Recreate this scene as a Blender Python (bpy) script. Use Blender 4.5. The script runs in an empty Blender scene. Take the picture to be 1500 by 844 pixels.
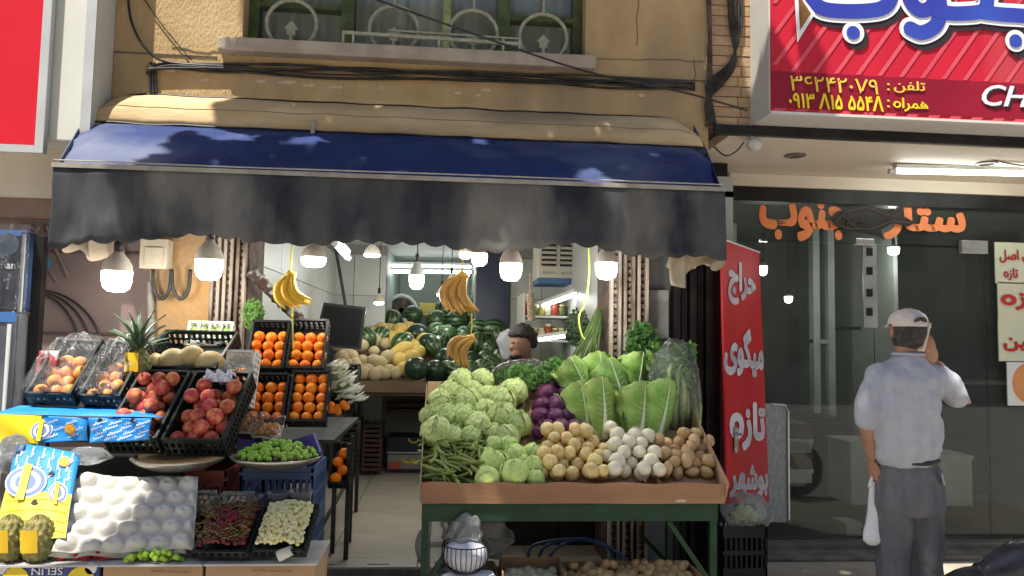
import bpy, bmesh, math, random
from mathutils import Vector, Matrix, noise
random.seed(7)
R = math.radians
scene = bpy.context.scene
COL = scene.collection
# ---------------------------------------------------------------- camera
CAM = Vector((0.0, -4.5, 1.57)); F_PX = 1100.0
YAW, PITCH, ROLL = R(4.9), R(4.0), R(1.07)
FW = Vector((math.sin(YAW)*math.cos(PITCH), math.cos(YAW)*math.cos(PITCH), math.sin(PITCH)))
R0 = Vector((math.cos(YAW), -math.sin(YAW), 0)); U0 = R0.cross(FW)
RT = math.cos(ROLL)*R0 + math.sin(ROLL)*U0
UP = math.cos(ROLL)*U0 - math.sin(ROLL)*R0
cd = bpy.data.cameras.new('camera'); cam = bpy.data.objects.new('camera', cd); COL.objects.link(cam)
cd.sensor_width = 36.0; cd.lens = 36.0*F_PX/1500.0; cd.clip_start = 0.05; cd.clip_end = 500
mw = Matrix((RT, UP, -FW)).transposed().to_4x4(); mw.translation = CAM
cam.matrix_world = mw; scene.camera = cam
# ---------------------------------------------------------------- world, sun, exposure
SUN_AZ, SUN_EL = R(42), R(66)
SUNV = Vector((-math.sin(SUN_AZ)*math.cos(SUN_EL), -math.cos(SUN_AZ)*math.cos(SUN_EL), math.sin(SUN_EL)))
w = bpy.data.worlds.new('World'); scene.world = w; w.use_nodes = True
nt = w.node_tree; bg = nt.nodes['Background']
sky = nt.nodes.new('ShaderNodeTexSky'); sky.sky_type = 'NISHITA'; sky.sun_disc = False
sky.sun_elevation = SUN_EL; sky.sun_rotation = math.pi + SUN_AZ
nt.links.new(sky.outputs[0], bg.inputs[0]); bg.inputs[1].default_value = 0.095
sl = bpy.data.lights.new('sun', 'SUN'); sl.energy = 5.0; sl.angle = R(0.5); sl.color = (1, .95, .87)
so = bpy.data.objects.new('sun', sl); COL.objects.link(so); so.location = (-4, -6, 12)
so.rotation_euler = (-SUNV).to_track_quat('-Z', 'Y').to_euler()
scene.view_settings.view_transform = 'Standard'; scene.view_settings.look = 'None'
scene.view_settings.gamma = 1.0; scene.view_settings.exposure = 0.85
scene.render.engine = 'CYCLES'; scene.cycles.use_denoising = True
scene.cycles.max_bounces = 8; scene.cycles.transparent_max_bounces = 16; scene.cycles.caustics_reflective = False
scene.cycles.caustics_refractive = False; scene.cycles.sample_clamp_indirect = 6
# ---------------------------------------------------------------- helpers
def ray(u, v): return FW + (u-750)/F_PX*RT - (v-422)/F_PX*UP
def at(u, v, Y):
    d = ray(u, v); return CAM + d*((Y-CAM.y)/d.y)
def proj(p):
    q = Vector(p)-CAM; z = q.dot(FW); return (750+F_PX*q.dot(RT)/z, 422-F_PX*q.dot(UP)/z)
def onplane(u, v, O, n):
    d = ray(u, v); return CAM + d*((O-CAM).dot(n)/d.dot(n))
def mpp(Y): return (Y-CAM.y)/F_PX      # metres per photo pixel at depth Y

class MB:
    def __init__(s): s.v = []; s.f = []; s.mi = []; s.cur = 0
    def add(s, vs, fs):
        b = len(s.v); s.v += [tuple(x) for x in vs]
        for f in fs: s.f.append(tuple(b+i for i in f)); s.mi.append(s.cur)
        return s
    def box(s, a, b, bev=0):
        x0, y0, z0 = [min(p, q) for p, q in zip(a, b)]; x1, y1, z1 = [max(p, q) for p, q in zip(a, b)]
        if bev <= 0:
            return s.add([(x0,y0,z0),(x1,y0,z0),(x1,y1,z0),(x0,y1,z0),(x0,y0,z1),(x1,y0,z1),(x1,y1,z1),(x0,y1,z1)],
                [(0,3,2,1),(4,5,6,7),(0,1,5,4),(1,2,6,5),(2,3,7,6),(3,0,4,7)])
        bm = bmesh.new(); bmesh.ops.create_cube(bm, size=1)
        for vv in bm.verts: vv.co = Vector(((x0+x1)/2+vv.co.x*(x1-x0), (y0+y1)/2+vv.co.y*(y1-y0), (z0+z1)/2+vv.co.z*(z1-z0)))
        bmesh.ops.bevel(bm, geom=bm.edges[:], offset=min(bev, .45*min(x1-x0, y1-y0, z1-z0)), segments=2, affect='EDGES', profile=.6)
        bm.verts.index_update()
        s.add([vv.co.copy() for vv in bm.verts], [[q.index for q in f.verts] for f in bm.faces]); bm.free(); return s
    def hexa(s, p): return s.add(p, [(0,3,2,1),(4,5,6,7),(0,1,5,4),(1,2,6,5),(2,3,7,6),(3,0,4,7)])
    def bar(s, a, b, wx, wy=None):
        a, b = Vector(a), Vector(b); wy = wy or wx; d = (b-a).normalized()
        x = d.cross(Vector((0,0,1)))
        if x.length < 1e-3: x = Vector((1,0,0))
        x.normalize(); y = d.cross(x); x = x*wx/2; y = y*wy/2
        return s.hexa([a-x-y, a+x-y, a+x+y, a-x+y, b-x-y, b+x-y, b+x+y, b-x+y])
    def tube(s, pts, r, seg=8, cap=True, closed=False):
        pts = [Vector(p) for p in pts]; n = len(pts); rr = r if isinstance(r, (list, tuple)) else [r]*n
        vs = []; prev = None
        for i, p in enumerate(pts):
            t = (pts[(i+1) % n]-pts[i-1]) if closed else (pts[min(i+1, n-1)]-pts[max(i-1, 0)])
            t = t.normalized() if t.length > 1e-9 else Vector((0,0,1))
            if prev is None:
                x = t.cross(Vector((0,0,1)));  x = x if x.length > 1e-2 else t.cross(Vector((0,1,0)))
            else: x = prev - t*prev.dot(t)
            x.normalize(); prev = x; y = t.cross(x)
            for k in range(seg):
                a = 2*math.pi*k/seg; vs.append(p+(x*math.cos(a)+y*math.sin(a))*rr[i])
        fs = []
        for i in range(n if closed else n-1):
            j = (i+1) % n
            for k in range(seg): fs.append((i*seg+k, i*seg+(k+1) % seg, j*seg+(k+1) % seg, j*seg+k))
        if cap and not closed: fs += [tuple(range(seg))[::-1], tuple((n-1)*seg+k for k in range(seg))]
        return s.add(vs, fs)
    def lathe(s, prof, c=(0,0,0), seg=20, M_=None):
        vs = []; fs = []; n = len(prof); c = Vector(c)
        for r, z in prof:
            for k in range(seg):
                a = 2*math.pi*k/seg; p = Vector((r*math.cos(a), r*math.sin(a), z))
                vs.append(c+(M_ @ p if M_ else p))
        for i in range(n-1):
            for k in range(seg): fs.append((i*seg+k, i*seg+(k+1) % seg, (i+1)*seg+(k+1) % seg, (i+1)*seg+k))
        return s.add(vs, fs)
    def sphere(s, c, r, seg=14, rings=9, sc=(1,1,1), fn=None):
        c = Vector(c); vs = []; fs = []
        for i in range(rings+1):
            th = math.pi*i/rings
            for k in range(seg):
                a = 2*math.pi*k/seg; d = Vector((math.sin(th)*math.cos(a), math.sin(th)*math.sin(a), math.cos(th)))
                m = fn(d) if fn else 1; vs.append(c+Vector((d.x*sc[0], d.y*sc[1], d.z*sc[2]))*r*m)
        for i in range(rings):
            for k in range(seg): fs.append((i*seg+k, (i+1)*seg+k, (i+1)*seg+(k+1) % seg, i*seg+(k+1) % seg))
        return s.add(vs, fs)
    def grid(s, fn, nu, nv):
        vs = [fn(i/nu, j/nv) for j in range(nv+1) for i in range(nu+1)]
        return s.add(vs, [(j*(nu+1)+i, j*(nu+1)+i+1, (j+1)*(nu+1)+i+1, (j+1)*(nu+1)+i) for j in range(nv) for i in range(nu)])
    def quad(s, a, b, c, d): return s.add([a, b, c, d], [(0,1,2,3)])
    def mesh(s, name, mats, smooth=False, weld=False):
        me = bpy.data.meshes.new(name); me.from_pydata(s.v, [], s.f)
        for m in (mats if isinstance(mats, (list, tuple)) else [mats]): me.materials.append(m)
        if len(me.materials) > 1: me.polygons.foreach_set('material_index', s.mi)
        if weld:
            bm = bmesh.new(); bm.from_mesh(me); bmesh.ops.remove_doubles(bm, verts=bm.verts[:], dist=1e-5); bm.to_mesh(me); bm.free()
        if smooth: me.polygons.foreach_set('use_smooth', [True]*len(me.polygons))
        me.update(); return me

def link(name, data, parent=None, mtx=None):
    o = bpy.data.objects.new(name, data); COL.objects.link(o)
    if mtx is not None: o.matrix_basis = mtx
    if parent is not None: o.parent = parent
    return o
def tag(o, label, cat, group=None):
    o['label'] = label; o['category'] = cat
    if group: o['group'] = group
    return o
def thing(name, label, cat, loc=(0,0,0), group=None, mtx=None):
    o = link(name, None, None, mtx if mtx is not None else Matrix.Translation(Vector(loc))); o.empty_display_size = .1
    return tag(o, label, cat, group)
def part(mb, name, mats, parent, smooth=False, thick=0, bev=0):
    """child mesh whose vertices are in world coordinates; the roots used with it are only translated"""
    me = mb if isinstance(mb, bpy.types.Mesh) else mb.mesh(name, mats, smooth)
    top = parent
    o = link(name, me, parent)
    if parent is not None and parent.parent is None: o.location = -parent.matrix_basis.translation
    if thick: sm = o.modifiers.new('t', 'SOLIDIFY'); sm.thickness = thick; sm.offset = 0
    if bev: bm_ = o.modifiers.new('b', 'BEVEL'); bm_.width = bev; bm_.segments = 2
    return o
def solo(mb, name, mats, label, cat, group=None, smooth=False, thick=0, mtx=None):
    me = mb if isinstance(mb, bpy.types.Mesh) else mb.mesh(name, mats, smooth)
    o = link(name, me, None, mtx)
    if thick: sm = o.modifiers.new('t', 'SOLIDIFY'); sm.thickness = thick; sm.offset = 0
    return tag(o, label, cat, group)
def struct(mb, name, mats, parent=None, smooth=False):
    o = link(name, mb.mesh(name, mats, smooth), parent)
    if parent is None: o['kind'] = 'structure'
    return o
def copy_tree(root, mtx, label=None, group=None):
    r = root.copy(); COL.objects.link(r); r.matrix_basis = mtx
    if label: r['label'] = label
    if group: r['group'] = group
    for ch in root.children:
        c = ch.copy(); COL.objects.link(c); c.parent = r
        for g in ch.children:
            d = g.copy(); COL.objects.link(d); d.parent = c
    return r
def TRS(p, e=(0,0,0), s=1):
    s = s if isinstance(s, (tuple, list)) else (s, s, s)
    from mathutils import Euler
    return Matrix.LocRotScale(Vector(p), Euler(e), Vector(s))
# ---------------------------------------------------------------- materials
MATS = {}
def M(name, c, c2=None, scale=6, rough=.6, bump=0, bscale=None, metal=0, rand=0, c3=None, lo=.38, hi=.62, spec=.28, detail=6, stretch=None, coat=0, sss=0, emit=None, estr=0):
    if name in MATS: return MATS[name]
    m = bpy.data.materials.new(name); m.use_nodes = True; n = m.node_tree.nodes; L = m.node_tree.links
    b = n['Principled BSDF']; b.inputs['Roughness'].default_value = rough; b.inputs['Metallic'].default_value = metal
    b.inputs['Specular IOR Level'].default_value = spec; b.inputs['Coat Weight'].default_value = coat
    if sss: b.inputs['Subsurface Weight'].default_value = sss; b.inputs['Subsurface Radius'].default_value = (.02, .015, .008)
    c = tuple(c)+(1,); tc = n.new('ShaderNodeTexCoord'); src = tc.outputs['Object']
    if stretch:
        mp = n.new('ShaderNodeMapping'); mp.inputs['Scale'].default_value = stretch; L.new(src, mp.inputs[0]); src = mp.outputs[0]
    out = None
    if c2:
        t = n.new('ShaderNodeTexNoise'); t.inputs['Scale'].default_value = scale; t.inputs['Detail'].default_value = detail; L.new(src, t.inputs['Vector'])
        cr = n.new('ShaderNodeValToRGB'); cr.color_ramp.elements[0].position = lo; cr.color_ramp.elements[1].position = hi
        cr.color_ramp.elements[0].color = c; cr.color_ramp.elements[1].color = tuple(c2)+(1,)
        L.new(t.outputs['Fac'], cr.inputs[0]); out = cr.outputs[0]
        if c3:
            t2 = n.new('ShaderNodeTexNoise'); t2.inputs['Scale'].default_value = scale*.37; t2.inputs['Detail'].default_value = 8; L.new(src, t2.inputs['Vector'])
            cr2 = n.new('ShaderNodeValToRGB'); cr2.color_ramp.elements[0].position = .52; cr2.color_ramp.elements[1].position = .68
            L.new(t2.outputs['Fac'], cr2.inputs[0]); mx = n.new('ShaderNodeMix'); mx.data_type = 'RGBA'
            L.new(cr2.outputs[0], mx.inputs['Factor']); L.new(out, mx.inputs['A']); mx.inputs['B'].default_value = tuple(c3)+(1,); out = mx.outputs['Result']
    if rand:
        oi = n.new('ShaderNodeObjectInfo'); hs = n.new('ShaderNodeHueSaturation')
        mr = n.new('ShaderNodeMapRange'); mr.inputs[3].default_value = 1-rand; mr.inputs[4].default_value = 1+rand; L.new(oi.outputs['Random'], mr.inputs[0]); L.new(mr.outputs[0], hs.inputs['Value'])
        m2 = n.new('ShaderNodeMath'); m2.operation = 'MULTIPLY'; m2.inputs[1].default_value = 7.31; L.new(oi.outputs['Random'], m2.inputs[0])
        m3 = n.new('ShaderNodeMath'); m3.operation = 'FRACT'; L.new(m2.outputs[0], m3.inputs[0])
        mr2 = n.new('ShaderNodeMapRange'); mr2.inputs[3].default_value = .5-rand*.08; mr2.inputs[4].default_value = .5+rand*.08; L.new(m3.outputs[0], mr2.inputs[0]); L.new(mr2.outputs[0], hs.inputs['Hue'])
        if out: L.new(out, hs.inputs['Color'])
        else: hs.inputs['Color'].default_value = c
        out = hs.outputs[0]
    if out: L.new(out, b.inputs['Base Color'])
    else: b.inputs['Base Color'].default_value = c
    if bump:
        t = n.new('ShaderNodeTexNoise'); t.inputs['Scale'].default_value = bscale or scale*4; t.inputs['Detail'].default_value = 5; L.new(src, t.inputs['Vector'])
        bp = n.new('ShaderNodeBump'); bp.inputs['Strength'].default_value = min(1, bump); bp.inputs['Distance'].default_value = .01*max(1, bump); L.new(t.outputs['Fac'], bp.inputs['Height']); L.new(bp.outputs[0], b.inputs['Normal'])
    if estr: b.inputs['Emission Color'].default_value = tuple(emit or c[:3])+(1,); b.inputs['Emission Strength'].default_value = estr
    MATS[name] = m; return m
def film(name, tint=(.9,.92,.92), fac=.16, rough=.12, diff=.06, glass=False, ior=1.45):
    """thin clear sheet: mostly transparent, a glossy reflection that grows at grazing angles, a little haze"""
    if name in MATS: return MATS[name]
    m = bpy.data.materials.new(name); m.use_nodes = True; n = m.node_tree.nodes; L = m.node_tree.links; n.clear()
    o = n.new('ShaderNodeOutputMaterial'); tr = n.new('ShaderNodeBsdfTransparent'); tr.inputs[0].default_value = tuple(tint)+(1,)
    gl = n.new('ShaderNodeBsdfGlossy'); gl.inputs['Roughness'].default_value = rough
    fr = n.new('ShaderNodeFresnel'); fr.inputs[0].default_value = ior
    ad = n.new('ShaderNodeMath'); ad.operation = 'ADD'; ad.inputs[1].default_value = fac; L.new(fr.outputs[0], ad.inputs[0])
    m1 = n.new('ShaderNodeMixShader'); L.new(ad.outputs[0], m1.inputs[0]); L.new(tr.outputs[0], m1.inputs[1]); L.new(gl.outputs[0], m1.inputs[2])
    df = n.new('ShaderNodeBsdfDiffuse'); df.inputs[0].default_value = (.8,.82,.82,1)
    m2 = n.new('ShaderNodeMixShader'); m2.inputs[0].default_value = diff; L.new(m1.outputs[0], m2.inputs[1]); L.new(df.outputs[0], m2.inputs[2]); L.new(m2.outputs[0], o.inputs[0])
    if not glass:
        t = n.new('ShaderNodeTexNoise'); t.inputs['Scale'].default_value = 22; t.inputs['Detail'].default_value = 3
        bp = n.new('ShaderNodeBump'); bp.inputs['Strength'].default_value = .9; bp.inputs['Distance'].default_value = .02
        L.new(t.outputs['Fac'], bp.inputs['Height']); L.new(bp.outputs[0], gl.inputs['Normal'])
    MATS[name] = m; return m
def stripes(name, dark, light, n_=11, rough=.35):
    m = bpy.data.materials.new(name); m.use_nodes = True; n = m.node_tree.nodes; L = m.node_tree.links; b = n['Principled BSDF']; b.inputs['Roughness'].default_value = rough
    tc = n.new('ShaderNodeTexCoord'); sx = n.new('ShaderNodeSeparateXYZ'); L.new(tc.outputs['Object'], sx.inputs[0])
    a = n.new('ShaderNodeMath'); a.operation = 'ARCTAN2'; L.new(sx.outputs[0], a.inputs[0]); L.new(sx.outputs[1], a.inputs[1])
    ns = n.new('ShaderNodeTexNoise'); ns.inputs['Scale'].default_value = 28; ns.inputs['Detail'].default_value = 4; L.new(tc.outputs['Object'], ns.inputs[0])
    k = n.new('ShaderNodeMath'); k.operation = 'MULTIPLY_ADD'; L.new(a.outputs[0], k.inputs[0]); k.inputs[1].default_value = n_
    k2 = n.new('ShaderNodeMath'); k2.operation = 'MULTIPLY'; L.new(ns.outputs['Fac'], k2.inputs[0]); k2.inputs[1].default_value = 8.0; L.new(k2.outputs[0], k.inputs[2])
    s_ = n.new('ShaderNodeMath'); s_.operation = 'SINE'; L.new(k.outputs[0], s_.inputs[0])
    cr = n.new('ShaderNodeValToRGB'); L.new(s_.outputs[0], cr.inputs[0]); cr.color_ramp.elements[0].position = .25; cr.color_ramp.elements[1].position = 1.0
    cr.color_ramp.elements[0].color = tuple(dark)+(1,); cr.color_ramp.elements[1].color = tuple(light)+(1,)
    L.new(cr.outputs[0], b.inputs['Base Color']); return m
# ---------------------------------------------------------------- lettering
AR = dict(harraj='\uFE9D\uFE8D\uFEAE\uFEA3', meyguye='\uFBFC\uFEEE\uFB95\uFBFF\uFEE3', taze='o\uFEAF\uFE8E\uFE97', bushehr='\uFEAE\uFEEC\uFEB7\uFEEE\uFE91',
    janub='\uFE8F\uFEEE\uFEE8\uFE9F', setare='o\uFEAD\uFE8E\uFE98\uFEB3', telefon='\uFEE6\uFED4\uFEE0\uFE97', hamrah='o\uFE8D\uFEAE\uFEE4\uFEEB', asl='\uFEDE\uFEBB\uFE8D', ghin='\uFEE6\uFBFF\uFED7', lam='\uFEDE')
def text_mesh(s, mat, bold=.0, name='lettering', depth=.002, shear=0):
    if bold:      # heavier strokes: copies of the outline spread round a small circle, each a hair in front of the last
        me = text_mesh(s, mat, 0, name, 0, shear); bm = bmesh.new()
        for k in range(9):
            n0 = len(bm.verts); bm.from_mesh(me); bm.verts.ensure_lookup_table(); a = k*math.pi/4
            for v in bm.verts[n0:]: v.co += Vector((bold*math.cos(a), bold*math.sin(a), .0006*k)) if k < 8 else Vector((0,0,.0006*k))
        bm.to_mesh(me); bm.free(); return me
    c = bpy.data.curves.new('tmp', 'FONT'); c.body = s; c.size = 1; c.offset = bold; c.extrude = depth; c.shear = shear; c.resolution_u = 3; c.fill_mode = 'FRONT' if depth == 0 else 'BOTH'
    o = bpy.data.objects.new('tmp', c); COL.objects.link(o); dg = bpy.context.evaluated_depsgraph_get()
    me = bpy.data.meshes.new_from_object(o.evaluated_get(dg)); bpy.data.objects.remove(o); bpy.data.curves.remove(c)
    me.name = name; me.materials.clear(); me.materials.append(mat); return me
def squiggle(mat, n=6, seed=1, thick=.10):
    """a row of joined strokes for print that is too small to read in the photograph"""
    rg = random.Random(seed); mb = MB(); pts = []
    for k in range(n):
        h = rg.choice((.55, .6, .62, 1.0)); pts += [(k, .1), (k+.28, h), (k+.55, h*.9), (k+.75, .12)]
    L_ = [Vector((p[0], p[1], 0)) for p in pts]
    for i in range(len(L_)-1):
        d = (L_[i+1]-L_[i]).normalized(); q = Vector((-d.y, d.x, 0))*thick; z = Vector((0, 0, .0004*i)); mb.add([L_[i]-d*.05+q+z, L_[i]-d*.05-q+z, L_[i+1]+d*.05-q+z, L_[i+1]+d*.05+q+z], [(0,1,2,3)])
    return mb.mesh('print_mark', mat)
def fit(me, a, b, flip=False):
    """scale a lettering mesh into the rectangle a..b of the local XZ plane (a, b = (x, z)), facing -Y"""
    xs = [v.co.x for v in me.vertices]; ys = [v.co.y for v in me.vertices]
    x0, x1, y0, y1 = min(xs), max(xs), min(ys), max(ys)
    for v in me.vertices:
        t, q = (v.co.x-x0)/(x1-x0), (v.co.y-y0)/(y1-y0)
        if flip: t, q = 1-t, 1-q
        v.co = Vector((a[0]+(b[0]-a[0])*t, -v.co.z, a[1]+(b[1]-a[1])*q))
    return me
def letters_px(s, mat, u0, v0, u1, v1, Y, parent, bold=.02, name='lettering', shear=0):
    a = at(u0, v1, Y); b = at(u1, v0, Y); me = fit(text_mesh(s, mat, bold, shear=shear), (a.x, a.z), (b.x, b.z))
    for v in me.vertices: v.co.y += Y
    return part(me, name, None, parent)
# ================================================================ the setting
m_side = M('pavement', (.38,.35,.31), (.46,.43,.38), 3, .85, .3, 40)
m_tile = M('floor_tile', (.36,.33,.28), (.43,.40,.34), 2.5, .32, .02, 30, rand=.04)
m_grout = M('grout', (.16,.15,.13), (.22,.2,.18), 20, .9)
m_ochre = M('ochre_plaster', (.40,.265,.125), (.52,.37,.195), 4.5, .9, .8, 70, c3=(.32,.235,.14), lo=.28, hi=.70, stretch=(1,1,.5), detail=10)
m_ochre2 = M('dirty_plaster', (.42,.24,.09), (.30,.20,.11), 3.2, .9, .9, 30, c3=(.24,.18,.12), lo=.35, hi=.6)
m_cream = M('cream_render', (.62,.55,.43), (.55,.48,.37), 2, .85, .2, 60)
m_white = M('white_panel', (.46,.48,.46), (.38,.40,.385), 1.5, .35, .03, 8, rand=.03)
m_greenw = M('green_white_wall', (.45,.52,.48), (.38,.44,.41), 1.2, .5)
m_grey = M('grey_wall', (.24,.25,.24), (.18,.19,.18), 2, .6, .1, 20)
m_dark = M('dark_metal', (.012,.012,.013), (.024,.023,.022), 7, .45, .1, 40, metal=.3)
m_soff = M('soffit_paint', (.68,.60,.48), (.60,.52,.42), 1.1, .7, .08, 30)
m_rust = M('rusty_rail', (.34,.28,.22), (.11,.07,.05), 9, .7, .5, 60, c3=(.48,.45,.40), stretch=(1,1,.25), lo=.42, hi=.58)
m_raild = M('rail_gap', (.05,.035,.03), (.12,.08,.06), 14, .8, .3, 60)
m_brown = M('brown_sheet', (.17,.12,.105), (.22,.16,.14), 2.2, .55, .1, 25, c3=(.12,.09,.085))
m_sillm = M('stone_sill', (.45,.38,.30), (.34,.28,.22), 6, .8, .5, 60)
m_green = M('green_paint_frame', (.09,.12,.04), (.05,.07,.03), 14, .5, .2, 60)
m_cream_iron = M('cream_iron', (.40,.39,.28), (.30,.29,.21), 30, .5, .2, 90)
m_curtain = M('curtain', (.60,.57,.49), (.46,.43,.36), 3, .9, .2, 8, stretch=(6,1,.3))
m_glass = film('window_glass', (.86,.9,.88), .0, .03, .03, True)
m_fglass = film('shop_glass', (.86,.91,.87), .0, .015, .022, True, 1.30)
m_black = M('black_rubber', (.018,.018,.02), (.03,.03,.032), 20, .5, .1, 60)
m_cable = M('cable_black', (.02,.019,.018), (.05,.045,.04), 12, .45)
m_brick = M('yellow_brick', (.42,.27,.16), (.50,.34,.20), 10, .85, .5, 90, rand=.12)
m_mortar = M('mortar', (.10,.08,.065), (.15,.12,.1), 20, .95, .5, 60)

m_shade_block = M('shade_block_dark', (.02,.018,.016), (.035,.032,.03), 4, .6)
gr = MB(); gr.box((-40,-60,-.2), (40,-.42,0)); gr.box((-40,-.42,-.2), (40,30,-.004)); struct(gr, 'pavement', m_side)
FZ = .24
st = MB(); st.box((-2.6,-.42,0), (-.62,0,.12)); st.box((-.62,-.42,0), (-.02,0,.10)); st.box((-.02,-.42,0), (1.75,0,.12)); st.box((1.75,-.55,0), (6,.96,.055), .01)
struct(st, 'plinth_step', M('plinth_stone', (.40,.36,.29), (.32,.28,.22), 4, .8, .4, 40))
# drain grate in front of the threshold
g = thing('drain_grate', 'dark steel drain grate set before the tiled shop threshold', 'grate', (-.32,-.2,.1))
fr = MB(); fr.box((-.61,-.40,.105), (-.03,-.37,.165)); fr.box((-.61,-.03,.105), (-.03,-.003,.165)); part(fr, 'frame', m_dark, g)
for i in range(22):
    b_ = MB(); x = -.60+i*.026; b_.box((x,-.368,.112), (x+.009,-.032,.16)); part(b_, 'bar', m_dark, g)
# floor with separate tiles
fl = struct(MB().box((-1.45,.0,.0), (1.8,6.2,FZ-.008)), 'shop_floor', m_grout)
def tile_mesh(w, d, h=.012, nm='tile', m=None):
    return MB().box((.003,.003,0), (w-.003,d-.003,h), .003).mesh(nm, m or m_tile)
tm = tile_mesh(.6, .6)
for i in range(5):
    for j in range(6):
        link('tile', tm, fl, TRS((-1.44+i*.6+.165, .205+j*.6, FZ-.008)))
tm2 = tile_mesh(.62, .2, .014)
for i in range(4): link('threshold_stone', tm2, fl, TRS((-1.42+.62*i+.04, 0.002, FZ-.008)))
vent = MB(); vent.box((-.16,.42,FZ+.006), (.10,.52,FZ+.012))
for k in range(12): vent.box((-.13+k*.018,.435,FZ+.012), (-.122+k*.018,.505,FZ+.018))
solo(vent, 'floor_vent', m_dark, 'dark slotted metal vent plate lying on the beige tiled floor', 'vent')
for x in (-.75, -.43):
    solo(MB().box((x,.05,FZ+.0065), (x+.13,.056,FZ+.009)), 'floor_slot', m_dark, 'thin dark metal strip let into the pale threshold stone', 'strip', 'strips in the threshold')

def smoothp_(pts): return [(a[0]+(b[0]-a[0])*t/4, a[1]+(b[1]-a[1])*t/4) for a, b in zip(pts, pts[1:]) for t in range(4)]+[pts[-1]]
# ---- building
bld = thing('grocery_building', 'ochre plastered building with green framed upstairs window above the awning', 'building', (0,.2,0))
ww = MB(); T = .5; ZT = 5.2
ww.box((-2.6,0,2.46), (-1.26,T,ZT)); ww.box((.815,0,2.46), (1.6,T,ZT)); ww.box((-1.26,0,2.46), (.815,T,3.32)); ww.box((-1.26,0,4.9), (.815,T,ZT))
part(ww, 'upper_wall', m_ochre, bld)
part(MB().box((-2.58,-.006,3.215), (-1.40,-.001,3.222)), 'plaster_joint', m_mortar, bld); part(MB().box((.92,-.006,3.215), (1.58,-.001,3.222)), 'plaster_joint', m_mortar, bld)
part(MB().box((-1.72,0,0), (-1.38,.4,2.46)), 'pier_wall', m_ochre2, bld)
part(MB().box((1.235,.12,0), (1.40,.5,2.46)), 'recess_wall', m_grey, bld)
part(MB().box((1.24,.06,1.60), (1.37,.118,1.9)), 'grey_patch', M('grey_patch', (.3,.29,.26), (.2,.2,.18), 9, .8), bld)
part(MB().box((1.40,.64,0), (1.97,.98,2.86)), 'dividing_wall', m_dark, bld)
# bricks beside the sign
part(MB().box((1.601,.02,2.94), (2.2,.4,ZT)), 'brick_backing', m_mortar, bld)
bmesh_ = MB().box((.002,0,.002), (.206,.03,.062), .003).mesh('brick', m_brick)
for j in range(34):
    for i in range(2):
        x = 1.603+i*.208-(.0 if j % 2 else .02); link('brick', bmesh_, bld, TRS((x,-.004-.2+random.uniform(-.003,.003),2.93+j*.0655)))
part(MB().box((-1.38,-.085,3.235), (.87,.1,3.318), .012), 'window_sill', m_sillm, bld)
rf = random.Random(3)
for u, v, w1 in ((382,119,14),(420,121,26),(452,125,18),(490,128,22),(672,136,12),(712,132,14),(700,140,9),(300,118,12),(250,104,14),(560,129,10),(880,128,12),(940,140,9)):
    pts = [at(u+w1*(i/9-.5)+rf.uniform(-1,1), v+(2.2+rf.uniform(-1,1))*sg, -.004) for sg, rng in ((-1, range(10)), (1, range(9,-1,-1))) for i in rng]
    part(MB().add(pts, [tuple(range(len(pts)))]), 'paint_flake', M('paint_flake', (.56,.46,.33), (.48,.38,.26), 20, .9), bld)
for pts in ([(252,70),(275,72),(300,78),(322,74),(343,82)], [(935,0),(932,30),(934,66)], [(870,86),(920,87),(980,88),(1032,90)], [(1015,86),(1018,110),(1012,130)]):
    part(MB().tube([at(u+rf.uniform(-1.5,1.5), v+rf.uniform(-1.5,1.5), -.003) for u, v in smoothp_(pts)], .0022, 4), 'plaster_crack', m_mortar, bld)
# upstairs window
wn = part(MB().box((-1.262,.12,3.32), (-1.20,.20,4.9)).box((.755,.12,3.32), (.812,.20,4.9)).box((-.70,.10,3.32), (-.62,.20,4.9)).box((-.07,.12,3.32), (-.02,.2,4.9)).box((.27,.10,3.32), (.35,.20,4.9))
    .box((-1.2,.12,3.60), (-.7,.2,3.63)).box((.35,.12,3.60), (.755,.2,3.63)).box((-1.2,.12,3.322), (.755,.2,3.345)), 'window', m_green, bld)
for x0, x1 in ((-1.2,-.7), (-.62,-.07), (-.02,.27), (.35,.755)):
    part(MB().box((x0,.155,3.345), (x1,.16,4.9)), 'pane', m_glass, wn)
part(MB().grid(lambda u, v: (-1.2+1.96*u, .25+.02*math.sin(u*90), 3.2+1.7*v), 200, 2), 'curtain', m_curtain, wn)
part(MB().box((-1.26,.5,3.2), (.82,.52,4.9)), 'window_back', m_grey, wn)
gl = MB()
def ring(mb, c, r, t=.012, n=36): mb.tube([(c[0]+r*math.cos(2*math.pi*k/n), c[1], c[2]+r*math.sin(2*math.pi*k/n)) for k in range(n)], t, 6, closed=True)
for x in (-.99, -.37, .12, .56):
    ring(gl, (x,.07,3.475), .15); gl.tube([(x,.07,3.625), (x,.07,4.9)], .008, 6)
    gl.bar((x,.07,3.325), (x,.07,3.40), .02); gl.box((x-.025,.06,3.40), (x+.025,.08,3.44)); gl.add([(x-.045,.06,3.44), (x+.045,.06,3.44), (x,.06,3.49), (x-.045,.08,3.44), (x+.045,.08,3.44), (x,.08,3.49)], [(0,1,2), (3,5,4), (0,2,5,3), (1,4,5,2)])
part(gl, 'iron_grille', m_cream_iron, wn)
bb = MB(); bb.bar((-.66,-.05,3.39), (.40,-.05,3.375), .018); bb.bar((-.40,-.02,3.43), (.40,-.02,3.42), .01)
for x in (-.66,-.6,-.09,.3,.4): bb.bar((x,-.05,3.32), (x,-.05,3.40), .014)
part(bb, 'low_rail', m_cream_iron, wn)
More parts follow.
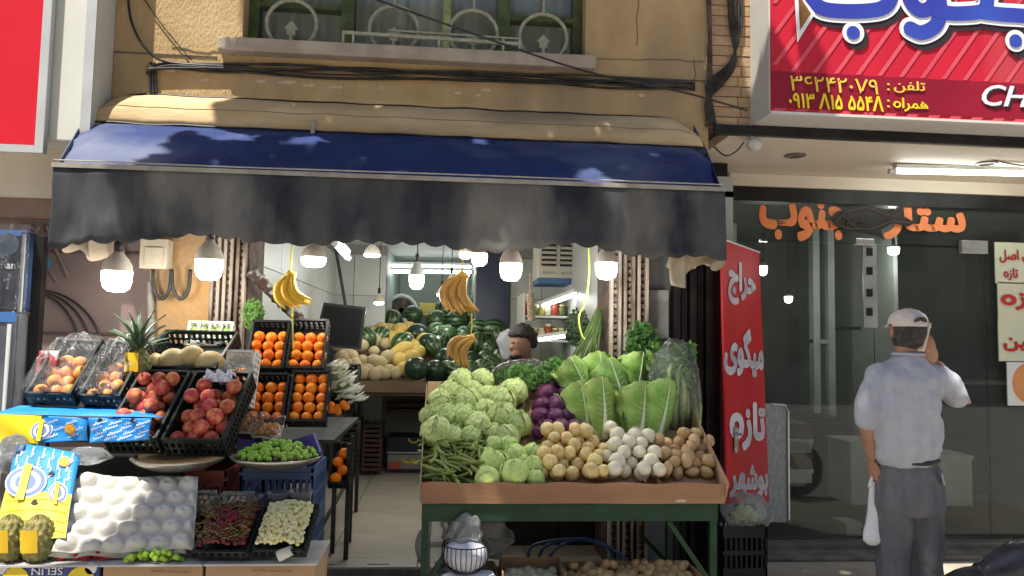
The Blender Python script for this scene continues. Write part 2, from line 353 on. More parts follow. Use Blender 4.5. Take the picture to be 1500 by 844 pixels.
# ---- shutter guide rails either side of the opening
def rails(name, label, x0, x1):
    t = thing(name, label, 'shutter rail', ((x0+x1)/2,0,0)); n = 3; w_ = (x1-x0)
    part(MB().box((x0,.02,0), (x1,.36,2.46)), 'post_core', m_raild, t)
    for k in range(n):
        a = x0+w_*k/n
        part(MB().box((a+.004,-.03,0), (a+.022,.018,2.459), .003), 'flange', m_rust, t); part(MB().box((a+w_/n-.030,-.03,0), (a+w_/n-.012,.018,2.458), .003), 'flange', m_rust, t)
        ch = MB()
        for j in range(56): z = .1+j*.042; ch.box((a+.024,.0,z), (a+w_/n-.032,.018,z+.026))
        part(ch, 'chain_guide', M('chain', (.30,.24,.17), (.08,.05,.04), 30, .6, .4, 80), t)
    return t
rails('shutter_rail', 'rusty steel shutter guide rails beside the ochre plastered pier', -1.378, -1.165)
rails('shutter_rail', 'rusty steel shutter guide rails behind the romaine lettuces', .98, 1.232)
# folded black steel door by the red banner
fd = thing('folding_door', 'black folded steel door standing between the grocery and the red banner', 'door', (1.55,.08,0))
for k in range(6):
    part(MB().box((1.395+k*.052,.02+.03*(k % 2),.12), (1.435+k*.052,.10+.03*(k % 2),2.46), .006), 'slat', m_dark, fd)
# ---- interior of the grocery
lw = struct(MB().box((-1.42,.36,FZ), (-1.21,3.6,2.6)), 'wall_left', m_grey)
pm = MB().box((0,.003,.003), (.012,.637,.437), .002).mesh('wall_tile', m_white)
for j in range(5):
    for k in range(5): link('wall_tile', pm, lw, TRS((-1.21,.37+j*.64,FZ+.02+k*.44)))
bw = struct(MB().box((-1.42,3.62,FZ), (-.66,3.8,2.6)).box((.30,3.62,FZ), (1.9,3.8,2.6)).box((-.66,3.62,FZ), (.30,3.8,1.3)), 'wall_back', m_grey)
pb = MB().box((.003,0,.003), (.337,.012,.437), .002).mesh('wall_tile', m_white)
for i in range(2):
    for k in range(5): link('wall_tile', pb, bw, TRS((-1.36+i*.34+.02,3.606,FZ+.02+k*.44)))
for i in range(2):
    for k in range(5): link('wall_tile', pb, bw, TRS((.68+i*.34,3.606,FZ+.02+k*.44)))
dk = thing('dark_block', 'low dark block added for the darkness behind the vegetable table', 'counter', (.55,.5,FZ)); part(MB().box((.12,.45,FZ+.006), (1.08,.85,1.0), .01), 'cabinet', m_shade_block, dk)  # added dark block hiding the bright floor, for the darkness under the table
for k in range(3): part(MB().box((.14+k*.315,.442,FZ+.05), (.44+k*.315,.4495,.96), .003), 'door', m_shade_block, dk)
struct(MB().box((1.13,.36,FZ), (1.9,3.6,2.6)), 'wall_right', m_white)
struct(MB().box((-1.42,.36,2.56), (1.9,6.2,2.7)), 'ceiling', M('ceiling_paint', (.42,.45,.44), (.36,.38,.37), 1.5, .6))
br = MB(); br.box((-1.6,6.0,FZ), (1.2,6.2,2.6)); br.box((-.80,3.8,FZ), (-.66,6,2.6)); br.box((.30,3.8,FZ), (.42,6,2.6)); struct(br, 'wall_storeroom', m_greenw)
dw = MB().box((.305,3.56,1.0), (.66,3.60,2.56)); solo(dw, 'dark_door', M('blue_black', (.02,.03,.06), (.035,.045,.075), 2, .3), 'dark blue door panel on the back wall beside the watermelons', 'door')
# ---- left neighbour
ln = thing('neighbour_shopfront', 'brown sheet metal shopfront with beige header beside the fruit stall', 'building', (-2.4,.2,0))
part(MB().box((-6,.06,0), (-1.722,.3,2.22)), 'metal_sheet', m_brown, ln)
part(MB().box((-6,-.02,2.222), (-2.0,.3,2.33)), 'brown_beam', M('beam_brown', (.26,.17,.13), (.2,.13,.1), 4, .7, .1), ln)
part(MB().box((-6,-.06,2.332), (-1.96,.3,2.72)), 'header', m_cream, ln)
part(MB().box((-6,.0,2.722), (-2.602,.5,ZT)), 'upper_wall', m_ochre, ln)
for k in range(4):
    part(MB().box((-6,.045,.62+k*.47), (-1.73,.059,.632+k*.47)), 'seam', M('seam', (.1,.07,.06)), ln)
arc = MB()
for k in range(3): arc.tube([at(50+(70+16*k)*math.sin(a), 530-100*math.cos(a)-k*3, .04) for a in [i*math.pi/2/14 for i in range(15)]], .006, 6)
part(arc, 'curved_rod', m_dark, ln)
sc = MB()
for sgn in (-1, 1):
    pts = []
    for i in range(26):
        a = i/25*2.2*math.pi; r_ = .05*(1-i/34); pts.append((-2.34+sgn*(.075-r_*math.cos(a)*.9), .03, 2.13+r_*math.sin(a)))
    sc.tube(pts, .007, 6); sc.tube([(-2.34+sgn*.02,.03,2.18), (-2.34+sgn*.07,.03,2.06), (-2.34+sgn*.16,.03,1.88)], .008, 6); sc.tube([(-2.34+sgn*.1,.03,2.2), (-2.34,.03,2.0), (-2.34-sgn*.1,.03,1.85)], .006, 6)
part(sc, 'iron_scrollwork', m_brown, ln)
part(MB().box((-2.40,.0,1.93), (-2.28,.02,1.99), .004), 'blue_plate', M('blue_plate', (.04,.16,.26), (.03,.1,.18), 30, .5), ln)
# sign boxes of the left neighbour
rs = thing('red_sign', 'glossy red sign panel in a white metal frame above the brown shopfront', 'sign', (-2.5,-.2,2.5))
a = at(52, 217, -.27); b = at(65, 222, -.27)
part(MB().box((-5,-.27,a.z+.012), (a.x,-.24,ZT-.2)), 'panel', M('red_gloss', (.58,.02,.035), (.52,.016,.03), 1.5, .25), rs)
part(MB().box((a.x,-.285,a.z-.03), (b.x,-.241,ZT-.2), .004).box((-5,-.285,a.z-.028), (a.x,-.242,a.z+.012)), 'frame', M('alu', (.55,.56,.55), (.48,.49,.48), 5, .4, metal=.3), rs)
wb = thing('white_light_box', 'plain pale grey sign box fixed to the wall beside the red sign', 'sign', (-2.2,-.1,2.5))
c = at(137, 100, -.235)
part(MB().box((-5,-.235,2.62), (c.x,-.002,ZT-.2), .008), 'box', M('pale_panel', (.60,.60,.53), (.54,.54,.48), 1.2, .5, .05), wb)
part(MB().box((c.x-.05,-.245,2.63), (c.x+.004,-.2355,ZT-.2)), 'edge_trim', MATS['alu'], wb)
# ---- fish shop
fs = thing('fish_shop', 'recessed glass fronted fish shop with beige soffit under the big red sign', 'building', (3.2,1,0))
part(MB().box((1.72,-.02,2.865), (6.5,1.2,2.93)), 'soffit', m_soff, fs)
part(MB().box((1.62,-.06,2.868), (6.5,-.022,2.932), .006), 'black_beam', m_dark, fs)
part(MB().box((2.1,.93,2.77), (6.5,1.1,2.863)), 'cream_trim', m_soff, fs)
part(MB().box((2.1,.95,2.66), (6.5,1.08,2.768)), 'header_beam', m_dark, fs)
part(MB().box((2.1,.9,.06), (6.5,1.1,.13), .01).box((2.1,.7,.057), (6.5,.898,.09), .01), 'threshold', M('dirty_stone', (.22,.20,.16), (.13,.12,.1), 5, .8, .4, 40), fs)
part(MB().box((1.9,4.4,0), (6.5,4.6,2.9)), 'back_wall', M('fish_wall', (.15,.158,.14), (.10,.108,.095), 1.5, .5), fs)
part(MB().box((2.02,1.1,0), (2.1,4.4,2.9)), 'side_wall', MATS['fish_wall'], fs)
part(MB().box((1.9,1.1,2.87), (6.5,4.4,2.95)), 'ceiling', MATS['fish_wall'], fs)
part(MB().box((2.1,1.1,.0), (6.5,4.4,.1)), 'floor', M('wet_floor', (.07,.06,.05), (.11,.1,.085), 3, .3), fs)
part(MB().box((6.5,-.0,0), (6.6,4.6,2.9)), 'far_side_wall', MATS['fish_wall'], fs)
part(MB().box((4.3,2.4,.1), (4.34,4.39,2.86)).box((2.9,3.2,.1), (3.05,3.35,2.86)), 'inner_column', m_white, fs)
ptr = at(1065,285,1).z; zt = at(1250,357,1).z
part(MB().box((2.11,1.0,zt+.006), (6.5,1.012,2.658)), 'transom_glass', m_fglass, fs)
xs = [2.11, at(1282,500,1).x, at(1445,500,1).x, 6.4]
for i in range(3): part(MB().box((xs[i]+.004,1.0,.135), (xs[i+1]-.004,1.012,zt-.006)), 'glass_panel', m_fglass, fs)
stp = MB(); x0, x1 = at(1264,400,.99).x, at(1284,400,.99).x; zb = at(1270,480,.99).z
stp.box((x0,.985,zb), (x1,.998,zt)); part(stp, 'door_channel', M('channel_grey', (.34,.36,.36), (.28,.3,.3), 6, .4, metal=.4), fs)
for v in (369, 397, 429, 457):
    p = at(1274, v, .98); part(MB().box((p.x-.022,.976,p.z-.03), (p.x+.022,.984,p.z+.03)), 'channel_slot', m_dark, fs)
for u0, u1, v0, v1 in ((1253,1280,350,359), (1408,1446,353,371)):
    a, b = at(u0,v1,.97), at(u1,v0,.97); part(MB().box((a.x,.96,a.z), (b.x,.995,b.z), .006), 'patch_fitting', M('steel', (.5,.5,.49), (.4,.4,.39), 8, .3, metal=.7), fs)
m_or = M('orange_film', (.85,.26,.10), (.88,.42,.18), 1.0, .5, stretch=(.1,.1,2.5))
letters_px(AR['janub'], m_or, 1112, 293, 1245, 352, .985, fs, .05, 'orange_lettering')
letters_px(AR['setare'], m_or, 1262, 293, 1414, 350, .985, fs, .05, 'orange_lettering')
fishp = [(1217,322),(1226,311),(1245,303),(1270,301),(1296,307),(1307,316),(1318,300),(1325,299),(1322,316),(1341,326),(1330,332),(1308,327),(1290,337),(1296,352),(1282,345),(1262,341),(1238,338),(1224,331)]
mb = MB(); n_ = len(fishp); vs = [at(u, v, .975) for u, v in fishp]+[at(u, v, .955) for u, v in fishp]
mb.add(vs, [tuple(range(n_)), tuple(range(2*n_-1, n_-1, -1))]+[(i, n_+i, n_+(i+1) % n_, (i+1) % n_) for i in range(n_)])
fish = solo(mb, 'fish_sign', M('fish_black', (.012,.011,.010), (.025,.023,.02), 9, .5), 'black fish shaped cut-out with thin neon outline hung over the orange lettering', 'sign')
mb = MB()
for pts in ([(1222,324),(1240,309),(1268,304),(1300,316),(1318,303)], [(1226,330),(1244,335),(1275,336),(1306,324),(1335,327)], [(1246,328),(1256,323),(1264,328),(1256,334),(1246,328)], [(1234,316),(1242,322),(1240,331)]): mb.tube([at(u, v, .95) for u, v in pts], .0045, 6)
part(mb, 'neon_tube', M('neon_off', (.13,.085,.06), (.10,.065,.05), 20, .3), fish)
# notices on the right-hand glass
for u0, v0, v1, key, c_, lab in ((1458,358,415,('asl','taze'),(.62,.66,.52),'top cream notice with red lettering on the fish shop glass'), (1462,416,470,('taze',),(.62,.62,.48),'middle cream notice with one large red word on the glass'), (1463,472,529,('ghin',),(.60,.62,.47),'lowest cream notice with red lettering above the shrimp picture')):
    a, b = at(u0,v1,.96), at(1560,v0,.96); nt_ = thing('paper_notice', lab, 'notice', (a.x,.96,a.z))
    part(MB().box((a.x,.955,a.z), (b.x,.965,b.z)), 'sheet', M('notice%d' % v0, c_, tuple(q*.93 for q in c_), 3, .6), nt_)
    m_rl = M('red_letter', (.55,.04,.03), (.5,.03,.03), 4, .5)
    if len(key) == 2: letters_px(AR['asl'], m_rl, 1464, 366, 1492, 385, .95, nt_, .03); letters_px(AR['lam'], m_rl, 1497, 366, 1512, 385, .95, nt_, .03); letters_px(AR['taze'], m_rl, 1470, 393, 1491, 411, .95, nt_, .03)
    elif key[0] == 'taze': letters_px(AR['taze'], m_rl, 1466, 425, 1530, 454, .95, nt_, .04)
    else: letters_px(AR['ghin'], m_rl, 1470, 490, 1520, 515, .95, nt_, .04)
a, b = at(1476,594,.95), at(1560,532,.95); pp = thing('picture_notice', 'white notice with an orange rounded picture below the cream notices', 'notice', (a.x,.95,a.z))
part(MB().box((a.x,.945,a.z), (b.x,.955,b.z)), 'sheet', M('notice_white', (.7,.7,.7), (.62,.62,.62), 3, .6), pp)
part(MB().lathe([(0,0),(.16,0),(.17,-.004),(.17,-.012)], (a.x+.20,.944,a.z+.17), 24, Matrix.Rotation(R(90),3,'X')), 'orange_picture', M('notice_orange', (.62,.28,.1), (.5,.2,.08), 9, .6), pp)
# big red sign
bs = thing('shop_sign', 'big red light box sign with blue and white lettering over the fish shop', 'sign', (3,-.15,2.95))
SZ0 = at(1128,168,-.3).z
part(MB().box((1.868,-.29,2.936), (6.4,-.005,4.6), .006), 'box', M('sign_box', (.55,.53,.48), (.48,.46,.42), 1.5, .5, .05), bs)
part(MB().box((1.868,-.312,2.932), (6.4,-.2905,2.947)), 'bottom_trim', M('trim_white', (.62,.60,.54), (.56,.54,.5), 3, .5), bs)
mface = M('sign_red', (.56,.018,.04), (.49,.016,.035), 2.5, .38, c3=(.47,.05,.06), stretch=(2,1,.35))
part(MB().box((1.875,-.302,2.948), (6.4,-.291,4.6)), 'face', mface, bs)
zs = at(1300,113,-.303).z
part(MB().box((1.875,-.306,2.968), (6.4,-.3025,zs)), 'dark_band', M('sign_dark_red', (.27,.012,.03), (.23,.01,.025), 2, .3), bs)
m_stripe = M('sign_stripe', (.62,.09,.12), (.58,.07,.1), 2, .3)
for k in range(34):
    x = 1.45+k*.135; h_ = 4.55-zs; dx = h_*.72; xa, xb = x, x+dx
    def cl(xx): return max(1.88, xx)
    z0 = zs+.004+max(0, (1.88-xa)/.72); 
    xa2 = max(xa, 1.88)
    if xa2 < xb: part(MB().add([(xa2,-.3065,z0), (xa2+.03,-.3065,z0), (xb+.03,-.3065,4.55), (xb,-.3065,4.55)], [(0,1,2,3)]), 'stripe', m_stripe, bs)
    if k < 33: part(MB().add([(1.88+k*.137,-.3065,2.949), (1.95+k*.137,-.3065,2.949), (1.966+k*.137,-.3065,2.967), (1.896+k*.137,-.3065,2.967)], [(0,1,2,3)]), 'stripe', m_stripe, bs)
def stroke(pts, wd, Y, z_off=(0,0)):
    mb = MB(); n = len(pts); P = [at(u+z_off[0], v+z_off[1], Y) for u, v in pts]; Lf, Rt = [], []; ww_ = wd*mpp(Y)/2
    for i, p in enumerate(P):
        t = P[min(i+1, n-1)]-P[max(i-1, 0)]; t.normalize(); q = Vector((-t.z, 0, t.x)); Lf.append(p+q*ww_); Rt.append(p-q*ww_)
    cap0 = [P[0]+Vector((math.cos(a), 0, math.sin(a)))*ww_ for a in [i*math.pi/8 for i in range(16)]]; cap1 = [P[-1]+Vector((math.cos(a), 0, math.sin(a)))*ww_ for a in [i*math.pi/8 for i in range(16)]]
    vs = Lf+Rt; mb.add(vs, [(i, i+1, n+i+1, n+i) for i in range(n-1)]); e = Vector((0,-.0002,0))
    mb.add([p+e for p in cap0], [tuple(range(16))]); mb.add([p+e for p in cap1], [tuple(range(16))]); return mb
def smoothp(pts, k=6):
    out = []
    for i in range(len(pts)-1):
        p0, p1, p2, p3 = pts[max(i-1, 0)], pts[i], pts[i+1], pts[min(i+2, len(pts)-1)]
        for j in range(k):
            t = j/k; out.append(tuple(.5*((2*b_)+(-a_+c_)*t+(2*a_-5*b_+4*c_-d_)*t*t+(-a_+3*b_-3*c_+d_)*t**3) for a_, b_, c_, d_ in zip(p0, p1, p2, p3)))
    return out+[pts[-1]]
big = [smoothp([(1186,-40),(1188,-8),(1200,10),(1225,16),(1270,16),(1296,10),(1306,-8),(1306,-40)]), smoothp([(1330,-30),(1332,-4),(1345,14),(1362,12),(1372,-6),(1372,-30)]), smoothp([(1374,-10),(1378,16),(1370,38),(1350,48),(1334,42)]),
    smoothp([(1374,16),(1400,20),(1440,16),(1446,0),(1446,-40)]), smoothp([(1440,18),(1480,22),(1530,20),(1540,-20)]), [(1250,48),(1250.5,48)], [(1488,60),(1488.5,60)]]
m_blk, m_wht, m_blu = M('letter_black', (.03,.02,.025)), M('letter_white', (.78,.78,.80)), M('letter_blue', (.035,.035,.30), (.04,.09,.42), .9, .4)
def disc(u, v, wd, Y): return MB().lathe([(0,0),(wd*mpp(Y)/2,0)], at(u, v, Y), 28, Matrix.Rotation(R(90),3,'X'))
for i, pts in enumerate(big):
    wd = 24 if i < 5 else 22
    for lay, (dw_, Y0, off, nm, mm) in enumerate(((16,-.3085,(6,8),'letter_shadow',m_blk), (14,-.3135,(0,0),'letter_outline',m_wht), (0,-.3185,(0,0),'letter',m_blu))):
        Y_ = Y0-.0006*i; part(stroke(pts, wd+dw_, Y_, off) if i < 5 else disc(pts[0][0]+off[0], pts[0][1]+off[1], wd+dw_, Y_), nm, mm, bs)
sp = [(1165,-20),(1190,20),(1168,61)]
part(MB().add([at(*p, -.3225) for p in [(1163,-20),(1194,20),(1168,62)]], [(0,1,2)]), 'spike_outline', m_wht, bs)
part(MB().add([at(*p, -.3235) for p in [(1169,-10),(1188,20),(1172,45)]], [(0,1,2)]), 'spike', M('spike_gold', (.45,.22,.05), (.1,.04,.02), 4, .4), bs)
m_yel = M('letter_yellow', (.80,.55,.08))
letters_px('۳۶۲۴۲۰۷۹', m_yel, 1157, 117, 1286, 133, -.309, bs, .006); letters_px(':', m_yel, 1299, 122, 1303, 133, -.309, bs); letters_px(AR['telefon'], m_yel, 1309, 120, 1355, 136, -.309, bs)
letters_px('۰۹۱۳ Λ۱۵ ۵۵۴Λ', M('letter_yellow2', (.82,.62,.03)), 1155, 141, 1294, 158, -.309, bs, .03); letters_px(':', m_yel, 1299, 146, 1303, 158, -.309, bs); letters_px(AR['hamrah'], MATS['letter_yellow2'], 1308, 145, 1359, 163, -.309, bs, .03)
letters_px('CH', m_blk, 1440, 130, 1512, 158, -.3085, bs, .02, shear=.3); letters_px('CH', m_wht, 1438, 127, 1509, 155, -.310, bs, .015, shear=.3)
# ================================================================ awning
m_tan = M('tan_canvas', (.53,.37,.19), (.64,.47,.26), 4, .85, .6, 12, c3=(.33,.25,.15), stretch=(.6,1,2), detail=10)
m_blue = M('blue_canvas', (.011,.024,.10), (.02,.042,.15), 2.6, .75, .7, 9, c3=(.13,.15,.22), lo=.3, hi=.7)
m_val = M('dirty_canvas', (.015,.018,.026), (.085,.085,.083), 4, .9, .7, 13, c3=(.23,.215,.185), stretch=(1,1,.34), lo=.36, hi=.70, detail=10)
m_valt = M('canvas_back', (.33,.26,.19), (.22,.18,.14), 4, .9, .2, 40)
aw = thing('awning', 'blue canvas shop awning with tan hood and dirty scalloped grey valance', 'awning', (-.25,0,2.4))
XL = lambda t: -2.02+.12*t; XR = lambda t: 1.50-.10*t          # t: 0 at the wall, 1 at the front bar
def nz(p, s=3, a=1): return a*noise.noise(Vector(p)*s)
def hood(u, v):
    x = -2.0+(-.06*v)+u*(3.47+.1*v); e = max(0, 1-min(u, 1-u)/.045); return (x, -.012-.16*math.sin(v*math.pi/2), 2.965-.215*v**1.4-.10*e*e*(1-v)+nz((x, v, 0), 5, .008))
part(MB().grid(hood, 120, 8), 'hood', m_tan, aw, True, .004)
part(MB().tube([Vector(hood(i/60, 1))+Vector((0,-.006,-.002)) for i in range(61)], .006, 6), 'seam', m_black, aw); part(MB().tube([Vector(hood(i/60, 0))+Vector((0,-.004,.004)) for i in range(61)], .005, 6), 'seam', m_black, aw); part(MB().tube([Vector(hood(i/60, .62))+Vector((0,-.003,.002)) for i in range(61)], .0016, 4), 'stitching', M('stitching', (.22,.16,.1)), aw)
def canopy(u, v):
    x = (XL(v)-.05*(1-v))*(1-u)+(XR(v)+.04*(1-v))*u; y = -.165-.585*v; z = 2.748-.385*v
    s = math.sin(math.pi*v); return (x, y, z-.035*s*(.5+.5*math.sin(u*19))*.5+.03*s+nz((x*1.2, v*2, 3), 2.6, .045)*s+nz((x*3, v*4, 7), 3, .018)*s-.05*max(0, 1-min(u, 1-u)/.03)*(1-v*.2))
part(MB().grid(canopy, 140, 14), 'canopy', m_blue, aw, True, .004)
N = 30
def valance(u, v):
    x = -1.905+u*3.325; z0 = 2.362+.02*math.sin(u*3); drop = .345+(.018+.012*noise.noise(Vector((u*17,0,5))))*abs(math.sin(math.pi*N*u+.5*math.sin(u*11)))-.008+.014*math.sin(u*23)+.03*noise.noise(Vector((u*7,3,0)))+.05*max(0, 1-u/.05)+.03*max(0, 1-(1-u)/.04)
    return (x+.0*v, -.757-.012*v+.022*v*math.sin(u*41+math.sin(u*13)*2)+nz((x*2, v, 9), 2.5, .035)*v+nz((x*5, v*2, 4), 2.5, .012)*v, z0-drop*v)
part(MB().grid(valance, 300, 10), 'valance', m_val, aw, True, .003)
def sval(side):
    def f(u, v):
        x = (XL(1)+.0)*(1-u)+(XL(0)+.06)*u if side < 0 else XR(1)*(1-u)+(XR(0)-.05)*u
        y = -.75+u*.72; z0 = 2.36+.05*u; drop = .35+.03*abs(math.sin(math.pi*6*u))+(.10 if side < 0 else .02)*u
        return (x-side*.03*v*math.sin(u*20)+(-side)*.10*v*u, y, z0-drop*v)
    return f
part(MB().grid(sval(-1), 60, 8), 'side_valance', m_valt, aw, True, .003); part(MB().grid(sval(1), 60, 8), 'side_valance', m_valt, aw, True, .003)
for X0, X1, X2 in ((-2.05,-2.07,-1.9), (1.50,1.53,1.41)):
    part(MB().add([(X0,-.02,2.93), (X1,-.165,2.74), (X2,-.75,2.36), (X0,-.02,2.40)], [(0,1,2,3)]), 'gable', m_blue, aw, False, .004)
part(MB().bar((-1.91,-.752,2.372), (1.425,-.752,2.372), .03, .022), 'front_bar', M('dusty_bar', (.34,.31,.26), (.24,.22,.19), 9, .6, .1), aw)
part(MB().tube([(-1.90,-.765,2.395), (-1,-.77,2.392), (0,-.765,2.397), (1.41,-.768,2.395)], .004, 6), 'piping', M('piping', (.4,.37,.32), (.3,.27,.23), 12, .8), aw)
for x in (-1.86, 1.37): part(MB().bar((x,-.74,2.35), (x*1.0,-.01,2.62), .025), 'arm', m_dark, aw)
a = at(459,180,-.2); part(MB().grid(lambda u, v: (a.x-.012+.024*u, -.19-.035*v, a.z+.02-.14*v), 2, 6), 'tape_strip', M('tape', (.35,.33,.28)), aw, True, .002)
def flap(u, v):
    p = at(986+78*u, 352+6*u, -.72); dr = (.23-.15*u+.04*math.sin(u*9))*v
    return (p.x+.02*v*math.sin(u*14), p.y+.05*math.sin(u*11+v*3)*v+.03, p.z-dr)
part(MB().grid(flap, 24, 8), 'torn_flap', M('flap_canvas', (.42,.34,.24), (.32,.26,.19), 5, .9, .2), aw, True, .003)
# ================================================================ cables
def cable(pts, r, label, group='cables on the facade', m=None):
    pts = smoothp([tuple(p) for p in pts], 5); return solo(MB().tube(pts, r, 6), 'cable', m or m_cable, label, 'cable', group, True)
for k in range(7):
    y = -.012-.010*(k % 3); dz = -.014*(k % 4)
    cable([at(215,98,y)+Vector((0,0,dz))]+[at(u, 92+(u-240)*.036+random.uniform(-3,3)+4*math.sin(u*.009+k), y)+Vector((0,0,dz)) for u in range(250,1000,75)]+[at(1018,122,y)+Vector((0,0,dz))], random.uniform(.005,.010), 'black cable in the bundle strung under the window sill')
for k in range(3): cable([at(218+4*k,92,-.02), at(220+4*k,110,-.02), at(221+4*k,139,-.02)], .007, 'short black cable dropping from the bundle to the tan hood')
for k in range(5): cable([at(1066+5*k,-20,-.03), at(1070+4*k,40,-.03), at(1078-2*k,90,-.035), at(1060-6*k,122,-.03), at(1034+2*k,150,-.03), at(1040+k*2,182,-.03)], .008, 'black cable hanging loosely down the brick strip')
for k in range(2): cable([at(1036+3*k,-20,-.02), at(1040,50,-.02), at(1038+3*k,110,-.02), at(1036+5*k,185,-.02)], .012, 'old conduit along the edge between plaster and brick', m=m_raild)
cable([at(530,-8,-.5), at(700,52,-.45), at(860,105,-.4), at(1000,135,-.35), at(1095,162,-.3)], .006, 'thin black cable crossing in front of the window diagonally')
cable([at(187,-15,-.04), at(192,30,-.05), at(213,70,-.05), at(250,92,-.03), at(360,98,-.03)], .008, 'thick cable looping down from above beside the sign box')
cable([at(205,-10,-.02), at(240,40,-.015), at(280,88,-.015)], .004, 'thin wire slanting across the sunlit plaster')
cable([at(1360,205,-.02), at(1400,215,.1), at(1470,238,.3), at(1520,245,.35)], .005, 'loose wire drooping under the beige soffit')
cable([at(1046,215,-.06), at(1062,228,-.06), at(1078,222,-.06), at(1090,208,-.06)], .005, 'short wire curled beside the white camera')
# pipes and hoses on the pier
cable([at(221,412,-.03), at(221,450,-.03), at(226,600,-.03)], .022, 'grey vertical pipe fixed to the ochre pier', None, M('pipe_grey', (.16,.14,.12), (.22,.2,.17), 12, .5))
for u0 in (224, 252): cable([at(u0,395,-.05), at(u0+2,425,-.06), at(u0+13,438,-.06), at(u0+24,425,-.06), at(u0+27,395,-.05)], .011, 'black hose bent in a loop below the meter box', 'hoses on the pier')
mbx = thing('meter_box', 'small beige electricity box on the ochre pier', 'box', at(220,380,-.05)); a, b = at(203,393,-.1), at(246,350,-.1)
part(MB().box((a.x,-.1,a.z), (b.x,-.005,b.z), .006), 'case', M('beige_box', (.48,.42,.31), (.4,.35,.26), 8, .6), mbx); part(MB().box((a.x+.03,-.108,a.z+.02), (b.x-.02,-.1005,b.z-.05), .004), 'cover', MATS['beige_box'], mbx)
# ================================================================ lamps
m_bulb = M('bulb_glow', (.9,.9,.9), emit=(1,.98,.94), estr=9); m_bulbw = M('bulb_glow_warm', (.9,.85,.6), emit=(1,.72,.3), estr=5)
m_hous = M('bulb_housing', (.62,.56,.48), (.56,.5,.43), 6, .4); m_hous2 = M('bulb_housing_grey', (.36,.38,.38), (.3,.32,.32), 6, .4)
def lamp(u, v0, v1, wpx, Y, label, power=4, top=2.5, warm=False, hm=None, flat=.5, group=None):
    p = at(u, v1, Y); k = mpp(Y); r = wpx*k/2; h = (v1-v0)*k; t = thing('hanging_lamp', label, 'lamp', p, group)
    d = h*flat
    part(MB().lathe([(0,p.z),(r*.55,p.z+.004),(r*.86,p.z+d*.22),(r*.98,p.z+d*.55),(r,p.z+d)], (p.x,p.y,0), 24), 'diffuser', m_bulbw if warm else m_bulb, t, True)
    part(MB().lathe([(r*1.01,p.z+d),(r*.97,p.z+d+(h-d)*.3),(r*.72,p.z+d+(h-d)*.62),(r*.4,p.z+d+(h-d)*.86),(r*.28,p.z+h),(0,p.z+h)], (p.x,p.y,0), 24), 'housing', hm or m_hous, t, True)
    part(MB().lathe([(0,p.z+h),(r*.30,p.z+h),(r*.28,p.z+h+.045),(r*.1,p.z+h+.06),(0,p.z+h+.06)], (p.x,p.y,0), 12), 'socket', m_black, t, True)
    if top > p.z+h+.06: part(MB().tube([(p.x,p.y,p.z+h+.05), (p.x+.004,p.y,top)], .004, 6), 'cord', m_cable, t)
    if power:
        l = bpy.data.lights.new('lamp_light', 'POINT'); l.energy = power; l.shadow_soft_size = .06; l.color = (1,.8,.5) if warm else (1,.97,.92)
        lo = link('lamp_light', l, t); lo.location = (0,0,-.07)
lamp(170,370,428,40,-.45,'lit white bulb lamp hanging under the awning before the brown shopfront',3.9,2.36)
lamp(305,352,411,38,-.40,'lit white bulb lamp hanging before the left rusty rails',3.9,2.38)
lamp(459,356,392,35,-.30,'wide lit lamp with tan housing beside the hanging banana bunch',3.9,2.42,flat=.4)
lamp(748,360,412,33,-.35,'large lit bulb lamp hanging before the white tiled pillar',4.68,2.4)
lamp(888,360,410,33,-.35,'lit bulb lamp hanging before the right rusty rails',4.68,2.4)
lamp(702,362,390,24,.8,'lit lamp with grey ribbed housing between the bananas and the pillar',4.68,2.56,hm=m_hous2,flat=.65)
lamp(610,383,424,22,.9,'lit bulb lamp with pointed grey housing over the melons',6.24,2.56,hm=m_hous2)
lamp(681,362,380,17,1.6,'small warm yellow lamp above the hanging bananas',2.34,2.56,True,flat=.6)
lamp(661,400,424,15,2.4,'warm yellow lamp behind the hanging bananas',2.34,2.56,True,flat=.4)
lamp(555,430,447,14,2.8,'small dim lamp with white shade over the watermelons by the screen',3.12,2.56,flat=.25)
lamp(647,420,435,15,3.2,'small white lamp beyond the warm yellow lamp',3.12,2.56,flat=.3)
lamp(545,358,377,24,1.4,'round ceiling lamp shining near the white wall tiles',4.68,2.5,flat=.2)
lamp(1155,430,444,12,2.6,'small lit lamp added behind the door glass for a reflected bulb',2.1,2.8,flat=.7)  # lamps put behind the fish shop glass in place of bulb reflections
lamp(1309,357,374,17,2.2,'lit lamp added beside the door channel for a bulb reflected in glass',3.15,2.8,flat=.7)
lamp(1118,383,404,12,1.8,'lit lamp added next to the red banner for a bulb reflected in glass',2.1,2.8,flat=.7)
def tube_light(pts, r, label, strength=6, group=None, power=0):
    m_t = M('tube_glow_%g' % strength, (.9,.95,.92), emit=(.93,1,.96), estr=strength); a, b = Vector(pts[0]), Vector(pts[1]); t = thing('tube_lamp', label, 'lamp', a, group)
    part(MB().tube([a, b], r, 10), 'tube', m_t, t, True); d = (b-a).normalized()
    part(MB().tube([a-d*.05, a], r*1.2, 10).tube([b, b+d*.05], r*1.2, 10), 'end_cap', M('cap_white', (.6,.62,.6)), t)
    part(MB().bar(a+Vector((0,.01,r+.018)), b+Vector((0,.01,r+.018)), .05, .03), 'batten', M('batten', (.55,.57,.56), rough=.4), t)
tube_light((at(1312,251,.45), at(1560,256,.45)), .016, 'long lit fluorescent tube under the beige soffit', 12)
tube_light((at(565,390,4.6), at(690,392,4.6)), .02, 'upper lit fluorescent tube in the back room', 7); tube_light((at(565,398,4.3), at(690,399,4.3)), .018, 'lower lit fluorescent tube in the back room', 8)
